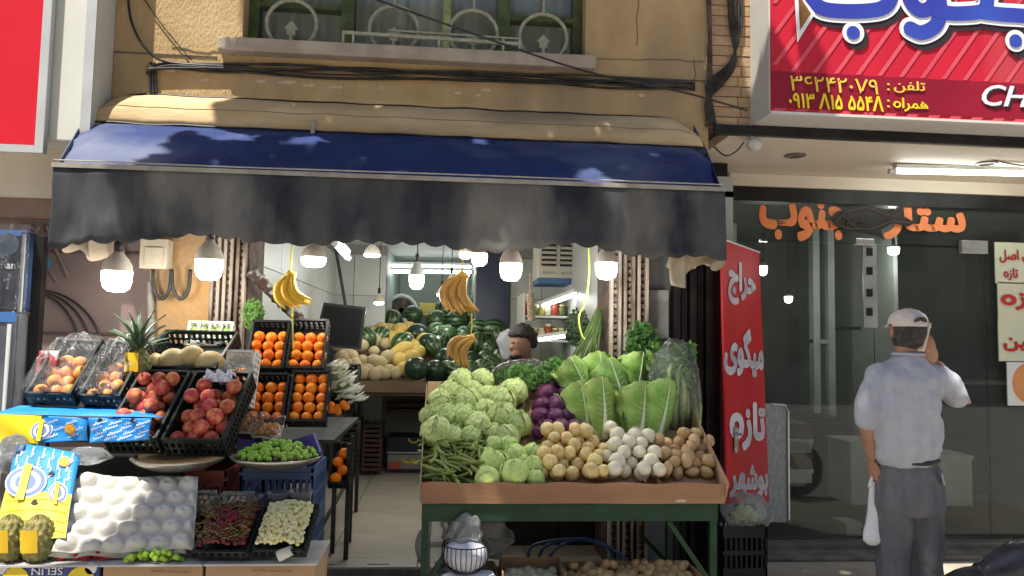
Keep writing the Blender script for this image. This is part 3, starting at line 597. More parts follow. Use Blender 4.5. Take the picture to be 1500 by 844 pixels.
tube_light((at(371,376,.7), at(389,391,1.1)), .018, 'short warm lit tube on the left inner wall', 3); tube_light((at(492,358,.9), at(508,376,1.3)), .02, 'slanting lit tube fixed under the grocery ceiling', 8)
tube_light((at(771,457,2.6), at(845,431,2.0)), .014, 'sloping lit strip along the top jar shelf', 9); tube_light((at(790,498,2.2), at(834,492,1.9)), .012, 'lit strip along the lower jar shelf edge', 8)
# camera dome and downlights in the fish shop soffit
cdm = at(1105,212,-.04); t = thing('security_camera', 'small white dome security camera under the black sign beam', 'camera', cdm)
part(MB().sphere(cdm, .045, 14, 9, (1.1,1,.95)), 'dome', M('cam_white', (.6,.58,.52), (.5,.48,.43), 9, .4), t, True); part(MB().bar(cdm+Vector((-.01,0,.02)), cdm+Vector((-.02,.03,.1)), .03), 'bracket', MATS['cam_white'], t)
for u, v in ((1165,229), (1445,236)):
    p = at(u, v, .35); p.z = 2.862; solo(MB().lathe([(.07,0),(.07,-.006),(.05,-.008),(.045,.0),(0,.002)], p, 20), 'downlight', M('downlight', (.12,.1,.08), (.2,.17,.13), 20, .5, metal=.3), 'unlit round downlight with dark rim in the beige soffit', 'lamp', 'unlit downlights in the soffit', True)
# ================================================================ banana bunches
m_ban = M('banana_skin', (.86,.58,.07), (.80,.48,.05), 5, .5, .05, 20, rand=.08); m_ban2 = M('banana_ripe', (.70,.45,.10), (.58,.34,.07), 8, .5, .05, 20, c3=(.25,.13,.04), rand=.1); m_rope = M('yellow_rope', (.62,.55,.06), (.5,.45,.05), 30, .6)
def banana_mesh(m):
    pts = [(-.05*math.sin(math.pi*t)+.012*t, 0, -.19*t) for t in [i/11 for i in range(12)]]
    return MB().tube(pts, [.006,.009,.015,.019,.0205,.021,.021,.0205,.019,.015,.009,.004], 9).mesh('banana', m, True)
def bunch(u, v0, v1, Y, label, m, rope_top, tilt=0, n=11):
    c = at(u, v0, Y); s = (v1-v0)*mpp(Y)/.19; t = thing('banana_bunch', label, 'bananas', mtx=TRS(c, (0,tilt,0), s)); bmsh = banana_mesh(m)
    for k in range(n):
        row = k % 2; f = (k//2)/((n-1)//2)-.5
        link('banana', bmsh, t, TRS((.045*f+.008*row, -.018+.036*row, .004*math.sin(k*3)), (.14*(1-2*row)*-1, -.62*f, .25*math.sin(k*5)), random.uniform(.92,1.04)))
    link('stem', MB().tube([(-.03,0,-.012),(0,0,.012),(.03,0,-.008)], [.016,.022,.016], 8).mesh('stem', m, True), t)
    if rope_top: solo(MB().tube([c+Vector((0,0,.0)), c+Vector((.003,0,(rope_top-c.z)*.5)), Vector((c.x,c.y,rope_top))], .005, 6), 'yellow_rope', m_rope, 'yellow rope holding '+label, 'rope')
    return c
bunch(425,404,452,-.35,'bright yellow banana bunch hanging before the left crates',m_ban,2.36,-.3)
bunch(677,405,460,.7,'ripe banana bunch hanging over the watermelons',m_ban2,2.56,0)
bunch(690,496,538,.7,'lower ripe banana bunch hanging just above the lettuces',m_ban2,at(680,458,.7).z,.5)
solo(MB().tube([at(428,450,-.35), at(429,480,-.35), at(430,512,-.33)], .004, 6).sphere(at(428,463,-.35), .009, 8, 6), 'yellow_rope', m_rope, 'knotted yellow rope end dangling below the bright banana bunch', 'rope')
solo(MB().tube([Vector(p) for p in smoothp([tuple(at(862,360,-.2)), tuple(at(863,400,-.2)), tuple(at(858,440,-.2)), tuple(at(848,465,-.2)), tuple(at(852,490,-.2)), tuple(at(857,497,-.2))])], .005, 6), 'yellow_rope', M('yellow_green_rope', (.55,.62,.1)), 'slack yellow green rope hanging before the air cooler', 'rope')
# ================================================================ inside the grocery
SH0 = at(500,562,2.3); sh = thing('melon_stand', 'dark wooden stand that carries the melons and watermelons', 'stand', (-.2,2.3,FZ))
m_wood = M('dark_wood', (.05,.032,.02), (.085,.055,.034), 5, .6, .2, 30, stretch=(.3,1,1)); m_wood2 = M('pale_wood', (.12,.08,.045), (.08,.052,.03), 6, .7, .2, 30, stretch=(.3,1,1))
part(MB().box((-.95,2.28,1.09), (.02,2.31,1.185)), 'front_board', m_wood2, sh); part(MB().box((.021,2.285,1.085), (.62,2.31,1.18)), 'front_board', m_wood, sh)
part(MB().hexa([(-.98,2.31,1.06),(.62,2.31,1.06),(.62,3.58,1.55),(-.98,3.58,1.55),(-.98,2.31,1.10),(.62,2.31,1.10),(.62,3.58,1.59),(-.98,3.58,1.59)]), 'sloped_board', m_wood, sh)
for x in (-.93, .57):
    for y in (2.33, 3.5): part(MB().box((x-.025,y-.025,FZ+.006), (x+.025,y+.025,1.07+(y-2.3)*.38)), 'leg', m_wood, sh)
PO = Vector((-.98,2.32,1.10)); PV = Vector((0,1.27,.49)).normalized(); PN = Vector((0,-.49,1.27)).normalized()
m_wm = [stripes('watermelon_a', (.006,.022,.008), (.09,.18,.055), 13), stripes('watermelon_b', (.008,.03,.012), (.13,.24,.08), 12), M('watermelon_dark', (.008,.022,.012), (.014,.035,.02), 8, .3)]
wms = [MB().sphere((0,0,0), 1, 20, 14, (1,1,1.08)).mesh('watermelon', m, True) for m in m_wm]
def put(meshes, name, p, r, label, cat, group, sc=None):
    sc = sc or (1,1,1); e = (random.uniform(0,6.28), random.uniform(0,6.28), random.uniform(0,6.28))
    o = link(name, random.choice(meshes), None, TRS(p, e, tuple(r*q for q in sc))); return tag(o, label, cat, group)
wl = [(545,468),(560,500),(535,505),(575,478),(640,478),(612,500),(655,500),(668,478),(690,470),(710,462),(730,470),(700,490),(680,500),(722,492),(640,517),(655,535),(670,520),(700,512),(718,520),(735,505),(690,540),(720,545),(735,535),(668,552),(500,498),(515,502),(652,462),(700,452),(728,452),(590,512),(628,510),(605,470),(742,520),(712,535),(640,495),(638,553),(655,549),(688,553),(706,551),(726,554),(742,548)]
for i, (u, v) in enumerate(wl):
    p = onplane(u, v, PO, PN); k = (p.y-CAM.y)/F_PX; r = 15.5*k*random.uniform(.9,1.12); p = p+PN*r*.55+Vector((0,-r*.5,0)); 
    put(wms[:2] if i % 5 else wms[2:], 'watermelon', p, r, 'striped dark green watermelon piled on the stand behind the bananas' if i % 5 else 'plain dark green watermelon piled on the stand behind the bananas', 'watermelon', 'watermelons on the stand')
put(wms[2:], 'watermelon', at(610,540,2.35), 17*mpp(2.35), 'dark watermelon at the front edge of the stand beside the yellow melons', 'watermelon', None)
m_cant = M('cantaloupe_skin', (.34,.27,.14), (.42,.36,.22), 18, .7, .25, 60, rand=.12); m_ymel = M('yellow_melon_skin', (.50,.38,.09), (.44,.31,.08), 4, .45, .05, 30, rand=.08)
cme = [MB().sphere((0,0,0), 1, 16, 11, (1,1,1.05)).mesh('cantaloupe', m_cant, True)]; yme = [MB().sphere((0,0,0), 1, 16, 11, (1,1,1.3)).mesh('yellow_melon', m_ymel, True)]
for u, v in ((496,513),(514,507),(528,514),(507,522),(515,530),(533,506),(548,521),(553,505),(565,510),(531,537),(548,538),(512,541),(522,547),(538,551),(555,550),(569,532),(545,497),(570,548),(502,532),(520,540),(500,543),(503,553),(517,554),(533,554),(549,556),(564,554),(580,553),(556,541)):
    p = onplane(u, v, PO, PN); r = 10.5*(p.y-CAM.y)/F_PX*random.uniform(.8,1.15); put(cme, 'cantaloupe', p+PN*r*.7, r, 'tan netted cantaloupe on the wooden stand beside the yellow melons', 'melon', 'cantaloupes on the stand')
for u, v in ((573,503),(585,497),(597,508),(609,500),(580,512),(592,522),(605,516),(618,507),(586,537),(604,532),(571,492),(598,491),(560,494),(596,550),(584,526),(612,524)):
    p = onplane(u, v, PO, PN); r = 11.5*(p.y-CAM.y)/F_PX*random.uniform(.9,1.1); put(yme, 'yellow_melon', p+PN*r*.8, r, 'smooth yellow melon on the wooden stand between cantaloupes and watermelons', 'melon', 'yellow melons on the stand')
a, b = at(566,690,3.1), at(622,600,3.1)
bx = thing('banana_box', 'black and white banana carton standing under the melon stand', 'box', ((a.x+b.x)/2,3.2,FZ)); m_navy = M('carton_black', (.015,.018,.03), (.025,.028,.045), 3, .5)
part(MB().box((a.x,3.1,FZ+.006), (b.x,3.5,a.z+.33)), 'carton', m_navy, bx); part(MB().box((a.x+.01,3.096,a.z+.02), (b.x-.01,3.099,a.z+.16)), 'printed_panel', M('carton_grey', (.28,.28,.27), (.2,.2,.19), 2, .5), bx)
part(MB().box((a.x+.01,3.092,a.z+.02), (a.x+.14,3.0955,a.z+.09)), 'red_print', M('carton_red', (.45,.1,.07), (.35,.08,.05), 3), bx)
for k in range(3): part(MB().tube([(a.x+.20+.03*k+.05*math.cos(q),3.09,a.z+.12+.035*k*0+.2*(k == 2)-.04*math.sin(q)) for q in [i*math.pi/8 for i in range(9)]], .009, 6), 'banana_print', M('print_yellow', (.6,.48,.06)), bx)
part(MB().box((a.x,3.096,a.z+.175), (b.x,3.099,a.z+.185)), 'white_line', M('print_white', (.6,.6,.58)), bx)
# crates stacked under the stand
for k, (u0, u1, v0, v1, Y) in enumerate(((530,560,620,690,2.9),(566,622,590,603,3.3),(500,528,615,690,2.7))):
    a, b = at(u0,v1,Y), at(u1,v0,Y); mb = MB()
    nsl = max(2, int((b.z-a.z)/.045))
    t = thing('storage_crate', ('dark brown slatted crate stacked beside the banana carton', 'reddish slatted crate resting on the banana carton', 'black slatted crate by the left wall under the stand')[k], 'crate', ((a.x+b.x)/2,Y,a.z))
    mc = M('crate_dark%d' % k, ((.06,.035,.025), (.09,.035,.03), (.018,.018,.02))[k], rough=.5)
    for j in range(nsl): z = a.z+(b.z-a.z)*j/nsl; part(MB().box((a.x,Y,z), (b.x,Y+.3,z+.028)), 'slat', mc, t)
    for x in (a.x-.002, b.x-.018): part(MB().box((x,Y-.004,a.z), (x+.02,Y+.304,b.z)), 'post', mc, t)
# black screen on the left wall
c = [at(474,443,2.0), at(536,450,2.0), at(528,512,2.0), at(458,508,2.0)]; e = Vector((0,.05,0))
tv = thing('black_screen', 'black flat screen tilted forward on the left inner wall', 'screen', c[3]); part(MB().hexa([c[3], c[2], c[2]+e, c[3]+e, c[0], c[1], c[1]+e, c[0]+e]), 'casing', m_black, tv)
part(MB().hexa([q+Vector((0,-.004,0)) for q in (c[3]*.94+c[1]*.06, c[2]*.94+c[0]*.06)]+[q+Vector((0,-.001,0)) for q in (c[2]*.94+c[0]*.06, c[3]*.94+c[1]*.06)]+[q+Vector((0,-.004,0)) for q in (c[0]*.94+c[2]*.06, c[1]*.94+c[3]*.06)]+[q+Vector((0,-.001,0)) for q in (c[1]*.94+c[3]*.06, c[0]*.94+c[2]*.06)]), 'display', M('display_black', (.006,.006,.007), rough=.5, spec=.2), tv)
part(MB().tube([c[0]*.5+c[1]*.5+Vector((0,.05,0)), at(491,360,2.1)], .014, 8), 'mount_pole', m_black, tv)
# extractor and carton in the back room, yellow shelf
p = at(588,455,4.6); f_ = thing('extractor_fan', 'round dark extractor fan opening in the back room wall', 'fan', p)
part(MB().lathe([(.20,0),(.20,-.03),(.16,-.03),(.155,.02),(0,.03)], p, 28, Matrix.Rotation(R(-90),3,'X')), 'rim', M('fan_rim', (.4,.43,.4)), f_, True)
part(MB().lathe([(0,-.002),(.15,-.002)], p, 28, Matrix.Rotation(R(-90),3,'X')), 'hole', m_black, f_)
for k in range(5): aa = k*1.2566; part(MB().bar(p+Vector((0,-.012,0)), p+Vector((.14*math.cos(aa),-.012,.14*math.sin(aa))), .02, .05), 'blade', m_raild, f_)
a, b = at(572,484,3.9), at(599,470,3.9); cb = thing('carton', 'small striped carton standing behind the melon pile', 'box', a)
part(MB().box((a.x,3.9,a.z), (b.x,4.1,b.z+.03)), 'box_body', M('carton_white', (.5,.48,.44), (.42,.4,.37), 3), cb)
for k in range(5): part(MB().box((a.x+.03+k*.05,3.896,a.z+.02), (a.x+.04+k*.05,3.899,b.z)), 'stripe', M('carton_brown', (.2,.12,.07)), cb)
a, b = at(614,462,5.2), at(645,444,5.2); solo(MB().box((a.x,5.2,a.z), (b.x,5.6,b.z), .01).box((a.x+.05,5.18,a.z+.05), (b.x-.02,5.2,a.z+.08)), 'yellow_shelf', M('yellow_shelf', (.6,.48,.15), (.5,.38,.1), 5), 'yellow lit shelf in the back room above the watermelons', 'shelf')
# air cooler
a, b = at(788,415,2.3), at(882,352,2.3); ac = thing('air_cooler', 'beige window air cooler with louvred grilles hung above the jar shelves', 'air cooler', a)
m_ac = M('cooler_white', (.52,.50,.44), (.44,.42,.37), 5, .5)
part(MB().box((a.x,2.3,a.z+.05), (b.x,2.75,b.z+.35), .01), 'cabinet', m_ac, ac); part(MB().box((a.x,2.292,a.z), (b.x,2.75,a.z+.048)), 'blue_base', M('cooler_blue', (.06,.14,.28), (.05,.1,.2), 6), ac)
for i in range(3):
    x0 = a.x+.03+i*.17; g_ = part(MB().box((x0,2.288,a.z+.16), (x0+.135,2.2985,b.z+.33)), 'louvre_panel', m_dark, ac)
    for k in range(12): z = a.z+.18+k*.045; part(MB().hexa([(x0,2.272,z),(x0+.135,2.272,z),(x0+.135,2.287,z+.02),(x0,2.287,z+.02),(x0,2.272,z+.008),(x0+.135,2.272,z+.008),(x0+.135,2.287,z+.026),(x0,2.287,z+.026)]), 'louvre', m_ac, g_)
for i in range(3): part(MB().box((a.x+.04+i*.17,2.288,a.z+.09), (a.x+.15+i*.17,2.297,a.z+.11)), 'badge_strip', MATS['dusty_bar'], ac)
# jar shelves on the right
jl = thing('jar_shelf', 'white stepped shelf unit holding jars under the air cooler', 'shelf', at(800,500,2.3))
for u0, u1, v, Y in ((768,852,462,2.35), (768,852,497,2.3), (768,850,530,2.3)):
    a, b = at(u0,v,Y), at(u1,v,Y); part(MB().box((a.x,Y-.04,a.z-.02), (b.x,Y+.5,a.z)), 'shelf_board', m_white, jl)
part(MB().box((at(766,500,2.3).x-.01,2.26,1.0), (at(766,500,2.3).x+.01,2.85,2.0)), 'side_board', m_white, jl)
jm = [MB().lathe([(0,0),(.9,0),(1,.08),(1,1.3),(.75,1.55),(.7,1.6),(0,1.6)], (0,0,0), 12).mesh('jar', M('jar_%d' % i, c_, tuple(q*.6 for q in c_), 9, .2), True) for i, c_ in enumerate(((.35,.30,.08), (.12,.14,.05), (.30,.05,.03), (.5,.45,.35)))]
lidm = MB().lathe([(.8,1.58),(.8,1.85),(0,1.87)], (0,0,0), 12).mesh('lid', M('jar_lid', (.55,.5,.36), (.5,.42,.2), 9, .4), True)
jn = ('jar of yellow pickles', 'jar of olive green pickles', 'bottle of red sauce', 'jar of pale pickles')
for v, Y in ((497,2.3), (462,2.35)):
    for row in range(2):
        for i in range(8):
            u = 774+i*10; k = (i*3+row+int(v)) % 4; p = at(u, v, Y); p.y += .06+row*.12
            if v == 462 and row == 0 and i > 5: continue
            j = link('jar', jm[k], None, TRS(p, (0,0,0), (.034,.034,.055 if k != 2 else .075))); tag(j, jn[k]+(' on the shelf with the lower lit strip' if v == 497 else ' on the shelf under the air cooler'), 'jar', 'jars on the shelves'); link('lid', lidm, j)
# round hanging baskets / chain by the pillar
solo(MB().tube([at(776,430,1.2)+Vector((.0,0,.0)), at(779,470,1.2)], .03, 10).tube([at(776,400,1.2), at(777,432,1.2)], .006, 6), 'hanging_net', M('net_brown', (.2,.13,.08), (.35,.28,.2), 60, .9, .6, 90), 'brown knotted net hanging beside the jar shelves', 'net')
# ================================================================ produce helpers
def crate_meshes(w, L, h, m, slots=True, wall=.012):
    """five panels of an open crate: base, front, back and two sides with rows of slots"""
    def panel(ax, pos, length):
        mb = MB()
        def bx(s0, s1, z0, z1):
            a, b = (s0, pos, z0), (s1, pos+wall, z1)
            if ax == 'y': a, b = (pos, s0, z0), (pos+wall, s1, z1)
            mb.box(a, b)
        if not slots: bx(0, length, .002, h); return mb
        bx(0, length, .002, h*.16); bx(0, length, h*.78, h); bx(0, length, h*.43, h*.52)
        n = max(3, int(length/.028)); s = length/n
        for i in range(n+1):
            x0 = max(0, i*s-.006); bx(x0, min(length, x0+.012), h*.16, h*.43); bx(x0, min(length, x0+.012), h*.52, h*.78)
        return mb
    return [('base', MB().box((.001,.001,0), (w-.001,L-.001,.01))), ('panel', panel('x', 0, w)), ('panel', panel('x', L-wall, w)), ('panel', panel('y', .0005, L)), ('panel', panel('y', w-wall-.0005, L))]
def frame_from(A, tilt, yaw=0):
    m = Matrix.Translation(A) @ Matrix.Rotation(yaw, 4, 'Z') @ Matrix.Rotation(tilt, 4, 'X'); return m
def crate_px(u0, u1, vt, vb, Yf, tilt, h, mat, label, group=None, yaw=0, slots=True, name='fruit_crate', cat='crate', L=None):
    A = at(u0, vb, Yf); w_ = (at(u1, vb, Yf)-A).length; tl = R(tilt); Mx = frame_from(A, tl, R(yaw))
    if L is None:
        L = .05
        while L < 1.2 and proj(Mx @ Vector((w_/2, L, 0)))[1] > vt: L += .005
    t = thing(name, label, cat, group=group, mtx=Mx)
    for nm, mb in crate_meshes(w_, L, h, mat, slots): link(nm, mb.mesh(nm, mat), t)
    return Mx, w_, L, t
def fill(Mx, w_, L, r, meshes, name, label, cat, group, z0=.012, m=.014, layers=1, jit=.12, sc=None, skip=0, y0=0, y1=1, rv=.07, prob2=.6, stag=1):
    n = 0; dy = 1.72*r
    for ly in range(layers):
        y = m+r+ly*r*.6+L*y0; row = 0
        while y < L*y1-m-r*.8:
            x = m+r+(r*stag if (row+ly) % 2 else 0)
            while x < w_-m-r*.8:
                if random.random() >= skip and (ly == 0 or random.random() < prob2):
                    rr = r*random.uniform(1-rv, 1+rv); p = Mx @ Vector((x+random.uniform(-jit,jit)*r, y+random.uniform(-jit,jit)*r, z0+r+ly*1.45*r)); put(meshes, name, p, rr, label, cat, group, sc); n += 1
                x += 2.02*r
            y += dy; row += 1
    return n
def fruit(name, mat, sc=(1,1,1), dimple=.0, seg=14, rings=10, wob=0):
    def fn(d):
        return 1-dimple*math.exp(-((1-d.z)/.05))-dimple*.4*math.exp(-((1+d.z)/.04))+wob*noise.noise(d*1.7+Vector((wob*31,0,0)))
    return MB().sphere((0,0,0), 1, seg, rings, sc, fn).mesh(name, mat, True)
m_orange = M('orange_skin', (.88,.25,.012), (.80,.19,.01), 3, .42, .12, 90, rand=.10); me_or = [fruit('orange', m_orange, (1,1,.96), .05)]
m_orange2 = M('orange_skin_pale', (.78,.32,.05), (.74,.27,.04), 3, .45, .12, 90, rand=.08); me_or2 = [fruit('orange', m_orange2, (1,1,.97), .05)]
m_peach = M('peach_skin', (.42,.06,.05), (.62,.25,.09), 1.3, .75, .05, 60, rand=.18, lo=.42, hi=.66); me_pe = [fruit('peach', m_peach, (1,1,.94), .14)]
m_crg = M('crate_green_black', (.010,.015,.012), (.018,.024,.02), 9, .5, .1, 50); m_crb = M('crate_black', (.008,.008,.009), (.014,.0135,.0135), 9, .5, .1, 50)
m_crblue = M('crate_blue', (.035,.065,.15), (.05,.085,.18), 5, .45, .1, 40); m_crred = M('crate_red', (.26,.06,.045), (.2,.05,.04), 5, .5, .1, 40); m_crw = M('crate_white', (.74,.72,.64), (.66,.64,.56), 7, .5, .1, 40)
m_card = M('cardboard', (.38,.25,.14), (.32,.20,.11), 4, .85, .15, 60, stretch=(1,1,.2)); m_film = film('plastic_wrap', (.98,.98,.98), .03, .18, .02); m_film2 = film('plastic_bag', (.92,.93,.93), .10, .2, .10)
# ================================================================ left stall stand
sd = thing('tiered_stand', 'dark stepped frame that carries the slanted fruit crates', 'stand', (-1.6,-.5,0)); m_std = M('stand_dark', (.035,.03,.026), (.05,.045,.04), 6, .7)
for y0, y1, z1, xa, xb in ((-1.32,-1.02,.56,-2.0,-.60), (-1.0,-.70,.78,-2.05,-.85), (-.70,-.40,.98,-2.1,-.85), (-.40,-.06,1.12,-2.1,-.95)):
    part(MB().box((xa,y0,z1-.03), (xb,y1,z1)), 'tier_board', m_std, sd)
    for x in (xa+.03, xb-.03): part(MB().box((x-.02,y0+.02,0.13 if y0 > -.43 else .002), (x+.02,y0+.06,z1-.031)), 'leg', m_std, sd)
    part(MB().box((xa+.06,y0+.03,z1-.12), (xb-.06,y0+.045,z1-.031)), 'rail', m_std, sd)
# --- oranges in four black crates
OL = 'orange lying in the %s black crate by the rusty rails'
for nm, u0, u1, vt, vb, Y in (('upper left',362,419,480,549,-.30), ('upper right',421,476,478,549,-.30), ('lower left',361,419,557,626,-.52), ('lower right',422,479,553,626,-.52)):
    Mx, w_, L, t = crate_px(u0, u1, vt, vb, Y, 62, .085, m_crb, '%s black slatted crate of oranges beside the left rusty rails' % nm, 'black orange crates')
    fill(Mx, w_, L, w_/6.35, me_or, 'orange', OL % nm, 'orange', 'oranges in the '+nm+' crate', .02, .004, jit=.09, stag=.22, rv=.06, y1=.80 if 'upper' in nm else .98)
# --- crates of pale oranges in wrapping
for nm, u0, u1, vt, vb in (('first',48,120,514,594), ('second',125,190,516,597)):
    Mx, w_, L, t = crate_px(u0, u1, vt, vb, -.80, 48, .09, m_crg, ('clear wrapped crate of pale oranges next to the striped packages' if nm == 'first' else 'clear wrapped crate of pale oranges beside the upright pineapple'), 'wrapped orange crates', yaw=-8)
    fill(Mx, w_, L, w_/6.6, me_or2, 'orange', 'pale orange in the wrapped crate '+('next to the packages' if nm == 'first' else 'beside the pineapple'), 'orange', 'pale oranges in wrapped crates', .018, .012, y1=.80)
    link('plastic_wrap', MB().grid(lambda u, v: ((u*1.04-.02)*w_, (v*1.04-.02)*L, .115+.02*math.sin(u*7+v*4)+.02*noise.noise(Vector((u*5,v*5,1)))-.10*(v < .03)), 24, 24).mesh('plastic_wrap', m_film, True), t)
# printed liner poking out
solo(MB().grid(lambda u, v: at(50+32*u+8*v, 556-42*v*(1-.5*u*u*0), -.74)+Vector((0,.02*math.sin(u*5),0)), 8, 8), 'printed_bag', M('bag_red_white', (.62,.62,.60), (.5,.06,.05), 9, .5, lo=.5, hi=.54), 'red and white printed bag tucked behind the wrapped oranges', 'bag', None, True, .002)
# --- pineapples
m_pine = M('pineapple_skin', (.13,.14,.045), (.30,.25,.09), 30, .7, .6, 60); m_pleaf = M('pineapple_leaf', (.07,.13,.07), (.14,.20,.11), 8, .5, .1, 20, stretch=(4,4,.4)); m_tag = M('yellow_tag', (.78,.52,.02), (.75,.42,.03), 12, .5)
def eye(d): a = math.atan2(d.y, d.x); return .94+.13*abs(math.sin(a*5+d.z*8))*abs(math.sin(a*5-d.z*8))
pb_ = MB().sphere((0,0,.09), .058, 60, 48, (1,1,1.6), eye).mesh('body', m_pine, True)
lf = MB().grid(lambda u, v: ((u-.5)*.026*(1-v)**.7, .05*v*v+.006*(2*u-1)**2, .13*v), 2, 8).mesh('leaf', m_pleaf, True)
def pineapple(p, label, s=1, crown=True, tag_off=0, lean=0, group=None):
    t = thing('pineapple', label, 'pineapple', mtx=TRS(p, (lean,0,0), s), group=group); link('body', pb_, t)
    if crown:
        for k in range(30): a = k*2.4; f = k/30; link('leaf', lf, t, TRS((.018*(1-f)*math.cos(a), .018*(1-f)*math.sin(a), .165+.05*f), (-(1.0-.95*f)*.9, 0, a-1.57), 1.0+.25*math.sin(k)))
    link('tag', MB().grid(lambda u, v: (-.03+.06*u, -.064-.004*math.sin(u*3), .155-.085*v), 4, 4).mesh('tag', m_tag, True), t); return t
pineapple(at(199,566,-.72), 'upright pineapple with spiky crown and yellow tag beside the melon crate', 1.05)
for u in (15, 57): pineapple(at(u,826,-1.36), 'pineapple with yellow tag standing under the printed banana cardboard', 1.05, False, group='pineapples under the cardboard', lean=.15)
# --- cantaloupe crate
Mx, w_, L, t = crate_px(203, 322, 508, 562, -.62, 30, .10, m_crg, 'dark crate of big pale melons above the peaches', yaw=-4)
m_pmel = M('pale_melon_skin', (.66,.49,.22), (.58,.42,.19), 14, .6, .15, 60, rand=.06); pme = [MB().sphere((0,0,0), 1, 20, 14, (1,1,1.1)).mesh('pale_melon', m_pmel, True)]
for u, v, rp in ((223,544,20), (254,537,20), (308,542,21), (280,530,17)): put(pme, 'pale_melon', at(u, v, -.60)+Vector((0,0,.02)), rp*mpp(-.56), 'big pale tan melon lying in the dark crate above the peaches', 'melon', 'pale melons in the crate')
# --- punnets
m_yc = M('yellow_cherry', (.72,.36,.08), (.66,.25,.08), 6, .3, rand=.12); ycm = [fruit('yellow_cherry', m_yc, (1,1,1), .08, 10, 7)]; m_punn = film('punnet_plastic', (.99,.99,.99), .0, .1, .015, ior=1.3)
def punnet(c, w_, d, h, label, tilt=20, n=5, r=None, meshes=None, fn='yellow_cherry', lab='yellow cherry in a clear punnet among the crates', grp='yellow cherries in punnets', rotz=0):
    Mx = Matrix.Translation(c) @ Matrix.Rotation(R(rotz), 4, 'Z') @ Matrix.Rotation(R(tilt), 4, 'X'); t = thing('punnet', label, 'punnet', mtx=Mx, group='clear punnets')
    mb = MB(); q = .86; b0 = [(-w_/2*q,-d/2*q,0),(w_/2*q,-d/2*q,0),(w_/2*q,d/2*q,0),(-w_/2*q,d/2*q,0)]; t0 = [(-w_/2,-d/2,h),(w_/2,-d/2,h),(w_/2,d/2,h),(-w_/2,d/2,h)]
    mb.add(b0+t0, [(0,3,2,1),(0,1,5,4),(1,2,6,5),(2,3,7,6),(3,0,4,7)]); link('tub', mb.mesh('tub', m_punn), t)
    link('rim', MB().tube([Vector(p) for p in t0], .003, 6, closed=True).mesh('rim', MATS['punnet_plastic']), t)
    link('lid', MB().grid(lambda u, v: ((u-.5)*w_, (v-.5)*d, h+.004+.018*math.sin(math.pi*u)*math.sin(math.pi*v)), 8, 8).mesh('lid', m_punn, True), t)
    r = r or w_/(2.1*n)
    M2 = Mx @ Matrix.Translation((-w_/2*q,-d/2*q,0)); fill(M2, w_*q, d*q, r, meshes or ycm, fn, lab, 'cherry', grp, .002, .002, layers=2)
for u, v, Y, lb in ((272,548,-.66,'clear punnet of yellow cherries lying on the pale melons'), (348,548,-.70,'clear punnet of yellow cherries before the white foam crate'), (362,618,-.80,'clear punnet of yellow cherries beside the lower orange crate'), (393,624,-.82,'clear punnet of yellow cherries leaning over the purple tray'), (214,583,-.82,'clear punnet of yellow cherries among the peaches')):
    punnet(at(u, v+8, Y), .15, .11, .05, lb, 32, 5)
# --- white crates
Mx, w_, L, t = crate_px(272, 338, 480, 514, -.30, 58, .06, m_crw, 'white ribbed tray of small green figs standing high by the rails', yaw=4)
m_fig = M('green_fig', (.16,.30,.05), (.22,.38,.08), 6, .45, rand=.1); fgm = [fruit('green_fig', m_fig, (1,1,1.05), .0, 10, 8)]
fill(Mx, w_, L, .021, fgm, 'green_fig', 'small green fig in the white ribbed tray', 'fig', 'green figs in the white tray', .012, .012)
for k in range(1, 4): link('divider', MB().box((w_*k/4-.003,.01,.03), (w_*k/4+.003,L-.01,.066)).mesh('divider', m_crw), t)
link('divider', MB().box((.01,L*.55,.03), (w_-.01,L*.57,.0665)).mesh('divider', m_crw), t)
link('paper', MB().grid(lambda u, v: (w_*(.15+.75*u), L*(.02+.32*v), .068+.015*math.sin(u*8+v*5)), 10, 6).mesh('paper', M('paper_white', (.7,.7,.68)), True), t)
crate_px(332, 374, 520, 598, -.62, 75, .10, m_crw, 'white foam crate standing on its end beside the orange crates', yaw=-6)
# --- peaches
Mx, w_, L, t = crate_px(245, 338, 568, 668, -1.00, 42, .11, m_crg, 'dark green crate of red peaches tilted over the steel pan', yaw=-6)
fill(Mx, w_, L, w_/7.6, me_pe, 'peach', 'red and yellow peach in the dark green crate with torn paper', 'peach', 'peaches in the right green crate', .03, .012, layers=2, y1=.86, prob2=.5)
link('torn_paper', MB().grid(lambda u, v: (w_*(.25+.5*u), L*(.78+.16*v), .13+.03*math.sin(u*17)*math.sin(v*9)), 14, 8).mesh('torn_paper', M('torn_paper', (.7,.68,.70)), True), t)
Mx, w_, L, t = crate_px(160, 243, 566, 664, -.98, 42, .11, m_crg, 'dark green crate of red peaches half hidden by the blue cardboard', yaw=-6)
fill(Mx, w_, L, w_/7.2, me_pe, 'peach', 'red peach in the crate behind the blue printed cardboard', 'peach', 'peaches in the left green crate', .03, .012, layers=2, prob2=.4)
